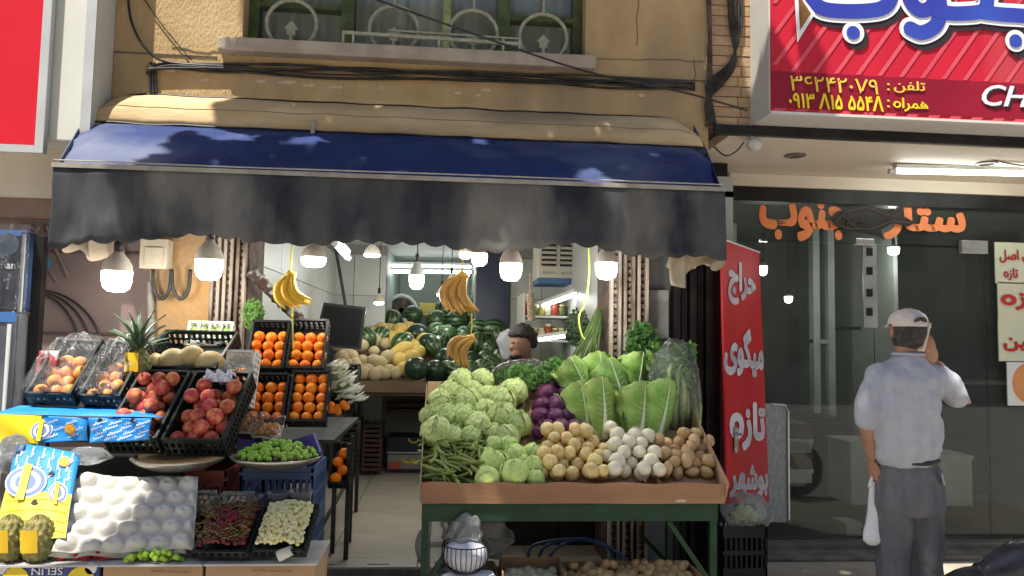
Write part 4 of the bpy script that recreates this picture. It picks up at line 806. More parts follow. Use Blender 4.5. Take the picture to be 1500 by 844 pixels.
# --- steel pans
m_steel = M('dull_steel', (.42,.40,.35), (.34,.32,.28), 5, .3, metal=.8)
def pan(u, v, rpx, Y, label):
    p = at(u, v, Y); r = rpx*mpp(Y); t = thing('steel_pan', label, 'pan', p)
    part(MB().lathe([(0,p.z),(r*.6,p.z+.004),(r*.9,p.z+.03),(r,p.z+.045),(r*1.01,p.z+.043),(r*.91,p.z+.024),(r*.6,p.z-.004),(0,p.z-.008)], (p.x,p.y,0), 36), 'dish', m_steel, t, True); return p, r
p, r = pan(405,682,62,-1.02,'round steel scale pan heaped with green plums')
m_plum = M('green_plum', (.22,.40,.03), (.30,.48,.06), 5, .35, rand=.14); plm = [fruit('green_plum', m_plum, (1,1,1), .06, 10, 7)]
for k in range(230):
    a = random.uniform(0,6.283); d = math.sqrt(random.random())*r*.90; hgt = .03+.075*(1-(d/r)**2)*random.uniform(.75,1); put(plm, 'green_plum', (p.x+d*math.cos(a), p.y+d*math.sin(a)*.9+.02, p.z+hgt), .0125, 'small green plum heaped in the steel pan', 'plum', 'green plums in the pan')
pan(262,684,62,-1.04,'empty steel scale pan under the peach crate')
m_purp = M('purple_card', (.07,.05,.22), (.10,.08,.28), 6, .5)
tr = thing('purple_tray', 'purple printed cardboard tray standing behind the green plums', 'tray', at(405,660,-.90))
for (u0, v0, u1, v1, h) in ((348,642,404,652,16), (406,652,462,634,18)):
    a, b = at(u0, v0, -.88), at(u1, v1, -.88); hh = h*mpp(-.88); e = Vector((0,.006,0)); part(MB().hexa([a-Vector((0,0,hh)), b-Vector((0,0,hh)), b-Vector((0,0,hh))+e, a-Vector((0,0,hh))+e, a, b, b+e, a+e]), 'flap', m_purp, tr)
    part(fit(squiggle(M('print_pale', (.6,.6,.7)), 8, 2), (a.x+.08, min(a.z,b.z)-hh*.55), (b.x-.06, min(a.z,b.z)-hh*.25)), 'print_mark', None, tr).location += Vector((0,-.886,0))
part(MB().hexa([at(462,634,-.88), at(472,662,-1.0), at(468,662,-1.0), at(458,634,-.88), at(462,650,-.88), at(470,676,-1.0), at(466,676,-1.0), at(458,650,-.88)]), 'side_flap', m_purp, tr)
# --- blue and red crates under the pan
def stack(u0, u1, v0, v1, Y, m, label, n, depth=.36):
    a, b = at(u0, v1, Y), at(u1, v0, Y); w_ = b.x-a.x; h = (b.z-a.z)/n
    for k in range(n):
        Mx = TRS((a.x, Y, a.z+k*h+.001)); t = thing('plastic_crate', label[k], 'crate', mtx=Mx, group='stacked plastic crates')
        for nm, mb in crate_meshes(w_, depth, h-.002, m): link(nm, mb.mesh(nm, m), t)
        for i in range(3): link('rib', MB().box((-.004,-.006,h*(.1+.38*i)), (w_+.004,-.0005,h*(.1+.38*i)+.012)).mesh('rib', m), t)
stack(338, 460, 686, 1000, -1.02, m_crblue, ['lowest blue slotted crate of the stack on the pavement', 'second blue slotted crate from the ground under the pan', 'third blue slotted crate from the ground under the pan', 'top blue slotted crate right under the pan of plums'], 4)
stack(255, 333, 690, 900, -1.02, m_crred, ['lower red slotted crate beside the blue stack', 'upper red slotted crate beside the blue stack'], 2)
# --- front row of cartons
m_sel = M('carton_blue', (.045,.06,.17), (.06,.08,.21), 3, .6); ZB = .675
cart = [('blue printed carton with upside down white lettering under the pineapples', 0, 147, m_sel), ('brown carton with green swoosh under the pulp tray', 150, 298, m_card), ('brown carton with green swoosh under the cherries and mulberries', 300, 463, m_card)]
for lb, u0, u1, m_ in cart:
    a, b = at(u0, 830, -1.42), at(u1, 830, -1.42); t = thing('carton', lb, 'box', ((a.x+b.x)/2,-1.25,.33))
    part(MB().box((a.x+.003,-1.42,.335), (b.x-.003,-1.10,ZB), .004), 'carton_body', m_, t); part(MB().box((a.x-.006,-1.435,ZB+.001), (b.x+.004,-1.09,ZB+.008)), 'tray_edge', M('tray_grey', (.45,.44,.42), (.36,.35,.33), 6, .5), t)
    if m_ is m_sel:
        q0, q1 = at(45,843,-1.43), at(91,832,-1.43); o = part(fit(text_mesh('SELIN', M('print_white2', (.62,.62,.62)), .0), (q0.x,q0.z), (q1.x,q1.z), True), 'lettering', None, t); o.location += Vector((0,-1.424,0))
        for u in (22, 118): part(MB().lathe([(0,0),(.05,0)], at(u,850,-1.425), 24, Matrix.Rotation(R(90),3,'X')), 'yellow_print', M('print_yellow2', (.65,.5,.03)), t)
        for u in (2, 133): part(MB().lathe([(0,0),(.022,0)], at(u,833,-1.425), 18, Matrix.Rotation(R(90),3,'X')), 'crest_print', MATS['print_white2'], t)
    else:
        part(MB().grid(lambda u, v: (a.x+.01+(b.x-a.x-.02)*u, -1.424, ZB-.045-.02*math.sin(u*3)+.008*v*math.sin(u*3.1)), 16, 1), 'green_swoosh', M('print_green', (.10,.16,.07)), t)
        q0, q1 = (a.x+.18, ZB-.022), (a.x+.28, ZB-.01); o = part(fit(squiggle(M('print_brown', (.12,.07,.04)), 13, 3), q0, (q0[0]+.16, q1[1])), 'print_mark', None, t); o.location += Vector((0,-1.425,0))
        part(MB().lathe([(.028,0),(.032,0)], (a.x+.18,-1.425,ZB-.095), 24, Matrix.Rotation(R(90),3,'X')), 'ring_print', M('print_brown2', (.15,.1,.06)), t)
    t2 = thing('carton', 'plain brown carton lying on the pavement under the '+lb.split(' ')[0]+' printed one' if m_ is m_sel else 'plain brown carton lowest '+('under the pulp tray' if u0 == 150 else 'under the cherries'), 'box', ((a.x+b.x)/2,-1.25,0)); part(MB().box((a.x+.004,-1.415,.002), (b.x-.004,-1.1,.332), .004), 'carton_body', m_card, t2); part(MB().box((a.x+.004,-1.4155,.16), (b.x-.004,-1.4152,.175)), 'tape', M('tape_brown', (.3,.2,.1)), t2)
# brown carton corner flap
# --- pulp tray
m_pulp = M('pulp', (.58,.56,.50), (.51,.49,.43), 8, .9, .25, 70)
c4 = [at(75,808,-1.40), at(284,808,-1.38), at(291,701,-1.12), at(118,694,-1.12)]
def pulp(u, v):
    p = (c4[0]*(1-u)+c4[1]*u)*(1-v)+(c4[3]*(1-u)+c4[2]*u)*v; e = min(u, 1-u, v, 1-v); h = 0
    gy = v*5; j = math.floor(gy)
    for jj in (j-1, j, j+1):
        gx = u*6+.5*(jj % 2); ii = math.floor(gx)
        for i2 in (ii-1, ii, ii+1):
            d = math.hypot(gx-i2-.5, (gy-jj-.5)*1.0); h = max(h, max(0, 1-(d/.52)**2)**1.1*(1-.35*math.exp(-(d/.16)**2)))
    return p+Vector((0,-.021,.024))*(h*min(1, e/.03))+Vector((0,-.012,.016))*noise.noise(Vector((u*5,v*5,4)))+Vector((0,.004,-.006))*math.sin(u*5)
solo(MB().grid(pulp, 150, 120), 'pulp_tray', m_pulp, 'grey white moulded pulp fruit tray leaning in the sun over the cartons', 'tray', None, True, .004)
solo(MB().grid(lambda u, v: pulp(u*.985-.02+.0, v*1.02)+Vector((-.012,.012,.018*1-.04)), 40, 30), 'pulp_tray', m_pulp, 'second pulp fruit tray almost hidden beneath the sunlit one', 'tray', None, True, .003)
# --- cherries, mulberries, plums at the front
def heap(mx, w_, L, base, bumpf, r, n, meshdata, name, label, cat, m_):
    mb = MB()
    for k in range(n):
        x, y = random.uniform(.02, w_-.02), random.uniform(.02, L-.02); z = base+bumpf*math.sin(math.pi*x/w_)*math.sin(math.pi*y/L)+random.uniform(-.008,.008); rr = r*random.uniform(.8,1.15)
        mb.sphere(mx @ Vector((x, y, z)), rr, 7, 5)
    o = link(name, mb.mesh(name, m_, True)); o['kind'] = 'stuff'; o['label'] = label; o['category'] = cat
Mx, w_, L, t = crate_px(282, 366, 752, 818, -1.40, 30, .035, m_crg, 'dark green crate of cherries behind the brown carton', yaw=-3)
heap(Mx, w_, L, .05, .05, .0095, 620, None, 'cherries', 'heap of dark red cherries in the dark green crate', 'cherries', M('cherry_red', (.045,.006,.009), (.15,.014,.018), 30, .25, rand=0))
mb = MB()
for k in range(330):
    p = Mx @ Vector((random.uniform(.01,w_-.01), random.uniform(.01,L-.01), .09+random.uniform(-.02,.02))); mb.tube([p, p+Vector((random.uniform(-.03,.03), random.uniform(-.03,.03), random.uniform(-.005,.02)))], .001, 4)
o = link('cherry_stems', mb.mesh('cherry_stems', M('stem_green', (.16,.17,.04))), None); o['kind'] = 'stuff'; o['label'] = 'thin green stems tangled over the heap of cherries'; o['category'] = 'stems'
solo(MB().grid(lambda u, v: at(306+60*u, 770-34*v*(1-.4*u)-4*math.sin(u*6), -1.10)+Vector((0,.01*math.sin(u*9),0)), 10, 6), 'paper_sheet', M('paper_grey', (.5,.5,.47), (.42,.42,.4), 4), 'grey paper sheet standing behind the heap of cherries', 'paper', None, True, .002)
Mx, w_, L, t = crate_px(369, 450, 748, 816, -1.40, 32, .035, m_crg, 'dark green crate of white mulberries next to the cherries', yaw=-3)
heap(Mx, w_, L, .05, .05, .0085, 800, None, 'mulberries', 'heap of pale yellow mulberries in the dark green crate', 'mulberries', M('mulberry', (.55,.50,.20), (.62,.60,.36), 40, .5))
a = at(390,775,-1.20); b = at(438,750,-1.16); solo(MB().bar(a, b, .05, .006), 'purple_card', m_purp, 'folded purple card strip stuck in the mulberries', 'card')
solo(MB().tube([at(408,815,-1.42), at(428,806,-1.42)], [.022,.018], 12, cap=False), 'paper_scoop', M('paper_grey2', (.5,.48,.42)), 'rolled paper scoop lying on the mulberries', 'scoop', None, True, .002)
for k in range(85):
    u, v = random.uniform(182,268), random.uniform(806,823); v = max(v, 823-18*math.sin((u-178)/92*math.pi)); p = at(u, v, -1.43+random.uniform(0,.09)); put(plm, 'green_plum', p, .0115, 'bright green plum in the row before the pulp tray', 'plum', 'green plums before the pulp tray')
m_straw = M('strawberry', (.55,.03,.03), (.48,.05,.04), 12, .35, rand=.1); stm = [MB().sphere((0,0,0), 1, 10, 8, (1,1,1.25), lambda d: 1-.25*max(0, -d.z)).mesh('strawberry', m_straw, True)]
for u, v in ((115,815),(142,812),(160,815),(128,818),(90,817),(151,820)): put(stm, 'strawberry', at(u, v, -1.36), .02, 'red strawberry peeping out below the pulp tray', 'strawberry', 'strawberries below the tray')
# --- cups and punnets on the crates
m_cup = film('brown_cup', (.45,.36,.33), .12, .15, .12); m_dk = M('dark_berries', (.03,.012,.015), (.06,.02,.025), 60, .4)
for u, v in ((312,748), (367,749), (408,743), (440,741)):
    p = at(u, v, -1.12); r = 16*mpp(-1.12); t = thing('berry_cup', 'clear brownish cup of dark berries on the blue crates', 'cup', p, 'berry cups on the crates')
    part(MB().lathe([(0,p.z),(r*.8,p.z),(r,p.z+.06),(r*1.05,p.z+.062),(r*1.05,p.z+.066),(r*.98,p.z+.066)], (p.x,p.y,0), 22), 'cup', m_cup, t, True); part(MB().lathe([(r*.82,p.z+.005),(r*.95,p.z+.045),(0,p.z+.05)], (p.x,p.y,0), 18), 'berries', m_dk, t)
punnet(at(351,742,-1.14), .13, .11, .04, 'clear punnet of pink shelled nuts leaning on the blue crate', 70, 5, meshes=[fruit('nut', M('pink_nut', (.5,.3,.22), (.6,.5,.42), 9, .4), (1,1,.8), 0, 8, 6)], fn='nut', lab='pinkish shelled nut in the leaning clear punnet', grp='nuts in the punnet')
punnet(at(301,738,-1.14), .10, .10, .04, 'clear punnet of walnuts beside the pulp tray', 70, 4, meshes=[fruit('walnut', M('walnut', (.35,.22,.14), (.5,.4,.3), 30, .6, .4), (1,1,.9), 0, 8, 6)], fn='walnut', lab='walnut kernel in the clear punnet beside the pulp tray', grp='walnuts in the punnet')
# --- printed cardboard
m_cblue = M('print_blue', (.02,.22,.62), (.03,.28,.68), 4, .55); m_cyel = M('print_yellow_card', (.80,.62,.02), (.84,.70,.05), 3, .55); m_cwht = M('print_white_card', (.74,.76,.80)); m_ring = M('print_ring', (.14,.2,.42))
def sheet_px(q, Y0, Y1, m_, parent, name='sheet', n=14, wave=.008, d=0, u0=0, u1=1, v0=0, v1=1):
    def f(u, v):
        uu, vv = u0+(u1-u0)*u, v0+(v1-v0)*v
        px = [(q[0][i]*(1-uu)+q[1][i]*uu)*(1-vv)+(q[3][i]*(1-uu)+q[2][i]*uu)*vv for i in (0,1)]
        return at(px[0], px[1], Y0*(1-vv)+Y1*vv)+Vector((0,wave*math.sin(uu*9+vv*4)-d,0))
    o = part(MB().grid(f, n, n), name, m_, parent, True, .002 if d == 0 else 0); return f
def badges(parent, f, spots):
    for cu, cv, r, kind in spots:
        p = f(cu, cv); dx = (f(min(1,cu+.05), cv)-f(cu, cv)).normalized(); dy = (f(cu, min(1,cv+.05))-f(cu, cv)).normalized()
        for i, (s, m_) in enumerate(((1, m_cwht), (.92, m_ring if kind == 0 else M('badge_red', (.6,.16,.04))), (.72, m_cwht if kind == 0 else m_cyel), (.5, m_ring if kind == 0 else M('badge_orange', (.7,.32,.03))))):
            e = Vector((0,-.006-.002*i,.002)); part(MB().add([p+e+dx*r*s*math.cos(a)+dy*r*s*math.sin(a) for a in [k*math.pi/12 for k in range(24)]], [tuple(range(24))]), 'badge', m_, parent)
        if kind == 0: part(MB().add([p+Vector((0,-.016,.004))+dx*x+dy*y for x, y in ((-.25*r,-1.1*r),(.15*r,-1.1*r),(.15*r,1.1*r),(-.25*r,1.1*r))], [(0,1,2,3)]), 'badge_band', m_cyel, parent)
def script_rows(parent, f, rows, word, m_, cols=3, flip=False, ru=(0,1), rv=(0,1), rot=False, hgt=.014, wid=.06):
    base = squiggle(m_, word, word, .12)
    xs = [v.co.x for v in base.vertices]; ys = [v.co.y for v in base.vertices]; x0, x1, y0, y1 = min(xs), max(xs), min(ys), max(ys)
    for i in range(rows):
        for j in range(cols):
            cu = ru[0]+(ru[1]-ru[0])*(j+.5+.3*(i % 2)-.15)/cols; cv = rv[0]+(rv[1]-rv[0])*(i+.5)/rows
            p = f(cu, cv); dx = (f(min(1,cu+.03), cv)-f(max(0,cu-.03), cv)).normalized(); dy = (f(cu, min(1,cv+.03))-f(cu, max(0,cv-.03))).normalized()
            if rot: dx, dy = dy, dx
            else: dx, dy = (dx*.94+dy*.34).normalized(), (dy*.94-dx*.34).normalized()
            if flip: dx, dy = -dx, -dy
            me = base.copy()
            for v in me.vertices: t_, q_ = (v.co.x-x0)/(x1-x0)-.5, (v.co.y-y0)/(y1-y0)-.5; v.co = p+dx*wid*t_+dy*hgt*q_+Vector((0,-.0055,.002))
            part(me, 'print_mark', None, parent)
cbx = thing('yellow_blue_cardboard', 'yellow and blue printed banana carton lid in the sun with its front flap', 'cardboard', at(60,645,-1.02))
q1 = [(-12,652),(128,646),(129,612),(-8,606)]
f1 = sheet_px(q1, -1.08, -1.07, m_cblue, cbx, 'front_flap'); sheet_px(q1, -1.08, -1.07, m_cyel, cbx, 'yellow_print', 10, .008, .004, 0, .50)
sheet_px([(-10,606),(240,612),(205,598),(30,594)], -1.07, -.80, m_cblue, cbx, 'top_sheet'); sheet_px([(-10,606),(240,612),(205,598),(30,594)], -1.07, -.80, M('print_olive', (.42,.34,.04), (.5,.4,.05), 3), cbx, 'olive_print', 8, .008, .004, 0, .32)
script_rows(cbx, f1, 3, 5, m_cwht, 2, False, (.55,.98), (.1,.95), hgt=.013, wid=.05); badges(cbx, f1, ((.52,.45,.042,0), (.82,.5,.026,1)))
part(fit(squiggle(M('badge_red', (.6,.16,.04)), 12, 4), (at(2,0,-1.09).x, at(2,640,-1.09).z), (at(26,0,-1.09).x, at(2,634,-1.09).z)), 'print_mark', None, cbx).location += Vector((0,-1.092,0))
cb2 = thing('blue_cardboard', 'blue carton flap covered in white script hanging before the peaches', 'cardboard', at(175,648,-1.05))
q2 = [(131,649),(219,645),(222,613),(130,612)]; f2 = sheet_px(q2, -1.08, -1.07, m_cblue, cb2); script_rows(cb2, f2, 4, 6, m_cwht, 4, False, (.05,.97), (.08,.92), hgt=.014, wid=.06)
for cu in (.2, .72): p = f2(cu, .9); part(MB().lathe([(0,0),(.011,0)], p+Vector((0,-.006,0)), 14, Matrix.Rotation(R(90),3,'X')), 'punched_hole', m_black, cb2)
cb3 = thing('printed_cardboard', 'big yellow and blue banana carton panel leaning over the pineapples', 'cardboard', at(50,790,-1.36))
q3 = [(-12,792),(96,788),(118,664),(26,648)]; f3 = sheet_px(q3, -1.40, -1.12, m_cblue, cb3); sheet_px(q3, -1.40, -1.12, m_cyel, cb3, 'yellow_print', 12, .008, .004, 0, 1, 0, .52)
script_rows(cb3, f3, 4, 6, m_cwht, 6, False, (.03,.97), (.58,.98), rot=True, hgt=.014, wid=.05); badges(cb3, f3, ((.30,.62,.075,0), (.78,.52,.045,0), (.80,.88,.026,1), (.42,.10,.022,1)))
for cu, cv in ((.48,.40), (.62,.72)): part(MB().lathe([(0,0),(.012,0)], f3(cu, cv)+Vector((0,-.007,.002)), 14, Matrix.Rotation(R(60),3,'X')), 'punched_hole', m_black, cb3)
for k in range(4): part(MB().tube([f3(.02+.96*i/12, .06+.11*k+.05*math.sin(i/12*3.1)+(.0)) +Vector((0,-.0065,.002)) for i in range(13)], .0012, 4), 'print_line', M('print_line', (.35,.26,.02)), cb3)
# crumpled clear bag between the flaps
def blob(c, r, sc, seed=0, seg=28, rings=20, amp=.22):
    return MB().sphere(c, r, seg, rings, sc, lambda d: 1+amp*noise.noise(d*1.8+Vector((seed,0,0)))+amp*.5*noise.noise(d*5+Vector((0,seed,0))))
solo(blob(at(18,665,-1.12), .07, (1,.8,1.1), 3), 'plastic_bag', m_film2, 'crumpled clear plastic bag beside the big banana carton panel', 'bag', None, True)
solo(blob(at(130,668,-1.10), .06, (1.5,.6,.6), 5), 'plastic_bag', m_film2, 'crumpled clear plastic bag under the blue carton flap', 'bag', None, True)
# --- packages at the far left
pk = thing('package_display', 'tall dark display of film wrapped packages beside the brown shopfront', 'display', (-2.5,-.25,0)); m_pk = M('package_grey', (.08,.085,.10), (.16,.17,.19), 5, .35, .3, 12, stretch=(1,1,.4)); m_pkb = M('package_blue', (.02,.04,.10), (.05,.08,.15), 4, .35)
a, b = at(-60,455,-.32), at(40,338,-.32); part(MB().box((a.x,-.32,a.z), (b.x,-.2,b.z), .02), 'package', m_pkb, pk); a2, b2 = at(-60,900,-.36), at(24,458,-.36); part(MB().box((a2.x,-.36,.002), (b2.x,-.22,b2.z), .02), 'package', m_pk, pk)
part(MB().box((at(30,400,-.33).x,-.335,a.z), (at(34,400,-.33).x,-.3215,b.z-.02)), 'white_edge', MATS['cap_white'], pk); part(MB().box((at(10,500,-.37).x,-.375,.02), (at(14,500,-.37).x,-.3615,b2.z-.06)), 'white_edge', MATS['cap_white'], pk)
part(MB().box((b.x+.002,-.25,0.002), (b.x+.05,-.2,b.z-.02)), 'post', m_dark, pk)
part(MB().lathe([(0,0),(.06,0)], at(10,358,-.335), 24, Matrix.Rotation(R(90),3,'X')), 'globe_print', M('globe_blue', (.12,.22,.36), (.25,.35,.45), 14), pk)
q0, q1 = at(-6,397,-.335), at(24,383,-.335); part(fit(text_mesh('yhan', M('print_white3', (.6,.62,.66)), .01), (q0.x,q0.z), (q1.x,q1.z)), 'lettering', None, pk).location += Vector((0,-.336,0))
part(MB().box((a.x,-.327,b.z-.03), (b.x+.001,-.32,b.z+.001)), 'blue_strip', M('strip_blue', (.05,.14,.36)), pk); part(MB().box((a2.x,-.367,b2.z-.05), (b2.x+.001,-.36,b2.z+.001)), 'blue_strip', MATS['strip_blue'], pk)
part(MB().grid(lambda u, v: (a.x+(b.x-a.x+.03)*u, -.345+.012*noise.noise(Vector((u*9,v*14,2))), .1+(b.z+.03-.1)*v), 20, 40), 'film', m_film, pk, True)
# --- dusty bundle above the orange crates
p0, p1 = at(368,398,-.05), at(452,482,.25); ax = (p1-p0); mbn = MB(); pts = [p0+ax*(i/30) for i in range(31)]
mbn.tube(pts, [.034+.02*noise.noise(Vector((i*.9,0,0))) for i in range(31)], 14); solo(mbn, 'dusty_bundle', M('bundle', (.05,.03,.024), (.28,.27,.25), 16, .9, .8, 50, lo=.46, hi=.54), 'dusty white and brown bundle slanting behind the banana bunch', 'bundle', None, True)

# --- spring onions and the side table
sb = thing('side_table', 'thin legged metal table behind the blue crates', 'table', (-.95,.3,FZ)); m_tl = M('table_leg_grey', (.03,.03,.03), (.06,.06,.055), 9, .5, metal=.4)
for (u, v, Y) in ((523,700,1.4), (513,750,.55), (507,800,.16), (487,800,.3)):
    p = at(u, v, Y); part(MB().box((p.x-.013,Y-.013,FZ+.0065), (p.x+.013,Y+.013,.93)), 'leg', m_tl, sb)
part(MB().box((-1.13,.14,.93), (-.66,1.45,.955)), 'top', m_tl, sb); part(MB().bar((-.71,.16,.45), (-.74,1.4,.45), .02), 'stretcher', m_tl, sb)
Mx, w_, L, t = crate_px(481, 512, 655, 716, .08, 50, .06, m_crb, 'black crate of small oranges on the metal table'); fill(Mx, w_, L, .033, me_or, 'orange', 'small orange in the crate on the metal table', 'orange', 'oranges on the metal table', .012, .008)
m_so = M('spring_onion_white', (.70,.69,.58), (.60,.60,.44), 9, .5); m_sog = M('spring_onion_green', (.10,.18,.05), (.18,.28,.08), 9, .5)
t = thing('spring_onion_bundle', 'bundle of spring onions with pale roots lying beside the orange crates', 'spring onions', at(500,570,-.2))
for k in range(70):
    f_ = random.random(); p = at(482+34*f_+random.uniform(-4,4), 552+44*f_-random.uniform(0,22), -.27+random.uniform(0,.16)); d = Vector((random.uniform(.02,.06), random.uniform(-.05,.01), random.uniform(.0,.04))); q = p+d
    part(MB().tube([p-d*.9, p, q], [.005,.007,.010], 6), 'stalk', m_sog if k % 6 == 0 else m_so, t, True); part(MB().tube([q, q+d*.25+Vector((.01,0,.012))], [.009,.001], 5), 'root', m_so, t)
Mx, w_, L, t = crate_px(482, 522, 545, 606, -.18, 50, .07, m_crg, 'dark crate under the spring onions', L=.3)
for k in range(4): put(me_or, 'carrot_end', at(485+10*(k % 3), 596-6*(k//2)+4, -.26), .022, 'orange carrot end among the spring onions', 'carrot', 'carrot ends in the crate', (1,1,1.6))
# ================================================================ green table and its produce
m_gt = M('green_paint', (.006,.030,.010), (.011,.045,.016), 6, .5, .1, 40)
TA, TB = at(618,738,-.9), at(1052,738,-.9); TZ = TA.z
tb = thing('market_table', 'dark green painted steel table with braced legs carrying the vegetables', 'table', ((TA.x+TB.x)/2,-.5,0))
part(MB().box((TA.x,-.90,TZ-.083), (TB.x,-.885,TZ), .003), 'apron', m_gt, tb); part(MB().box((TA.x+.002,-.884,TZ-.03), (TB.x-.002,-.10,TZ-.004)), 'top', m_gt, tb)
for x in (TA.x+.018, TB.x-.018):
    for y in (-.87, -.16): part(MB().box((x-.017,y-.017,.002 if y < -.42 else .125), (x+.017,y+.017,TZ-.031 if y > -.8 else TZ-.084)), 'leg', m_gt, tb)
part(MB().bar((TA.x+.03,-.875,.42), (TA.x+.20,-.875,TZ-.088), .022), 'brace', m_gt, tb); part(MB().bar((TB.x-.03,-.875,.42), (TB.x-.24,-.875,TZ-.088), .022), 'brace', m_gt, tb); part(MB().bar((TB.x-.03,-.85,.30), (TB.x-.22,-.3,.5), .016), 'brace', m_gt, tb)
# sloped display board
SL = R(30); SO = Vector((TA.x-.005,-.90,TZ+.012)); SV = Vector((0,math.cos(SL),math.sin(SL))); SN = Vector((0,-math.sin(SL),math.cos(SL))); SW = TB.x-TA.x+.03
db = thing('sloped_board', 'sloping board with cardboard edge that props up the vegetables', 'board', ((TA.x+TB.x)/2,-.5,TZ))
def SP(x, y, z=0): return SO+Vector((x,0,0))+SV*y+SN*z
SLN = 1.0
part(MB().hexa([SP(0,0), SP(SW,0), SP(SW,SLN), SP(0,SLN), SP(0,0,.012), SP(SW,0,.012), SP(SW,SLN,.012), SP(0,SLN,.012)]), 'board', m_card, db)
part(MB().grid(lambda u, v: Vector((TA.x-.004+SW*u, -.915-.012*v+.004*math.sin(u*15), TZ+.004+.098*v+.004*math.sin(u*31)*v)), 60, 4), 'cardboard_edge', M('cardboard_red', (.36,.20,.11), (.29,.15,.08), 4, .9, .25, 40, stretch=(.4,1,1.5), c3=(.20,.11,.065)), db, False, .005)
part(MB().grid(lambda u, v: SP(SW+.004, .62*u, .11*v-.0)+Vector((.0,-.01,0)), 12, 3), 'cardboard_side', m_card, db, False, .005); part(MB().grid(lambda u, v: SP(-.004, .85*u, .09*v), 12, 3), 'cardboard_side', m_card, db, False, .005)
part(MB().box((TA.x+.02,-.30,TZ+.001), (TB.x-.02,-.06,TZ+.30)), 'support_box', m_std, db)
for x in (.36, .64, .83): part(MB().box((TA.x+x*SW,-.9195,TZ+.012), (TA.x+x*SW+.05,-.9165,TZ+.024)), 'tear', M('tear_pale', (.5,.42,.32)), db)
def poly_in(p, q):
    c = False; n = len(q); j = n-1
    for i in range(n):
        if (q[i][1] > p[1]) != (q[j][1] > p[1]) and p[0] < (q[j][0]-q[i][0])*(p[1]-q[i][1])/(q[j][1]-q[i][1])+q[i][0]: c = not c
        j = i
    return c
def pile(quad, rpx, meshes, name, label, cat, group, layers=2, lift=.012, jit=.25, sc=None, rv=.15, prob=(1,.55,.3), bulge=0, func=None):
    """hex packed heap on the sloping board; the quad is where its footprint is seen"""
    Q = []
    for u, v in quad:
        p = onplane(u, v, SO, SN); Q.append(((p-SO).x, (p-SO).dot(SV)))
    cx, cy = sum(q[0] for q in Q)/len(Q), sum(q[1] for q in Q)/len(Q); r = rpx*mpp(-.6); n = 0
    x0, x1, y0, y1 = min(q[0] for q in Q), max(q[0] for q in Q), min(q[1] for q in Q), max(q[1] for q in Q)
    for ly in range(layers):
        y = y0+ly*r*.7; row = 0
        while y < y1:
            x = x0+(r if (row+ly) % 2 else 0)
            while x < x1:
                if poly_in((x, y), Q) and random.random() < prob[ly]:
                    rr = r*random.uniform(1-rv, 1+rv*.6); p = SP(x+random.uniform(-jit,jit)*r, y+random.uniform(-jit,jit)*r, lift+r*.9+ly*1.35*r)
                    (func or (lambda p, rr: put(meshes, name, p, rr, label, cat, group, sc)))(p, rr); n += 1
                x += 1.95*r
            y += 1.7*r; row += 1
    return n
# cabbages and lettuces: a wrinkled head with separate outer leaves
def leafy(d, seed, k=1): return 1+.035*noise.noise(d*3+Vector((seed,0,0)))+.03*k*abs(noise.noise(d*6+Vector((0,seed,0))))
m_lett = M('iceberg_leaf', (.46,.58,.17), (.72,.76,.42), 5, .5, .4, 26, rand=.12, lo=.35, hi=.65); m_cab = M('green_cabbage', (.46,.62,.14), (.60,.72,.28), 4, .45, .2, 30, rand=.08); m_pcab = M('purple_cabbage', (.055,.008,.038), (.12,.02,.08), 6, .4, .2, 26, rand=.25)
def head_mesh(m_, seed, k, nm): return MB().sphere((0,0,0), 1, 22, 16, (1,1,.93), lambda d: leafy(d, seed, k)).mesh(nm, m_, True)
def shell(seed, spread):
    def f(u, v):
        a = (u-.5)*2.3; th = .15+v*1.75; rr = 1.035+.035*math.sin(u*9+seed)*v+.22*max(0, .4-v)*spread+.07*spread*abs(2*u-1)**5+.05*noise.noise(Vector((u*5,v*5,seed)))+.03*spread*math.sin(v*19+u*7+seed)*abs(2*u-1)**2
        if v < .15: rr += .06*math.sin(u*17+seed)
        return (rr*math.sin(th)*math.cos(a), rr*math.sin(th)*math.sin(a), rr*math.cos(th)*.95)
    return f
def make_head(nm, lab, cat, grp, m_, k, nleaf, spread, seeds, lmat=None):
    out = []
    lm = [MB().grid(shell(s, spread), 20, 16).mesh('leaf', lmat or m_, True) for s in (1, 2, 3)]; hm = [head_mesh(m_, s, k, 'head') for s in seeds]
    def func(p, rr):
        t = thing(nm, lab, cat, group=grp, mtx=TRS(p, (random.uniform(-.7,.9), random.uniform(-.6,.6), random.uniform(0,6.28)), rr)); link('head', random.choice(hm), t)
        for i in range(nleaf): link('leaf', lm[i % 3], t, TRS((0,0,0), (random.uniform(-.25,.25), random.uniform(-.25,.25), i*6.283/nleaf+random.uniform(-.2,.2)), random.uniform(.98,1.04)))
    return func
fl_ = make_head('iceberg_lettuce', 'crinkled pale green iceberg lettuce heaped above the beans', 'lettuce', 'iceberg lettuces on the table', m_lett, 1.6, 5, 1.0, (3, 8, 14), M('iceberg_outer_leaf', (.34,.48,.11), (.62,.70,.32), 4, .5, .5, 22, rand=.14))
fc_ = make_head('green_cabbage', 'smooth round green cabbage heaped beside the beans', 'cabbage', 'green cabbages on the table', m_cab, .35, 2, .3, (5, 9))
fp_ = make_head('purple_cabbage', 'dark purple red cabbage heaped between lettuces and romaine', 'cabbage', 'purple cabbages on the table', m_pcab, .5, 2, .3, (4, 11))
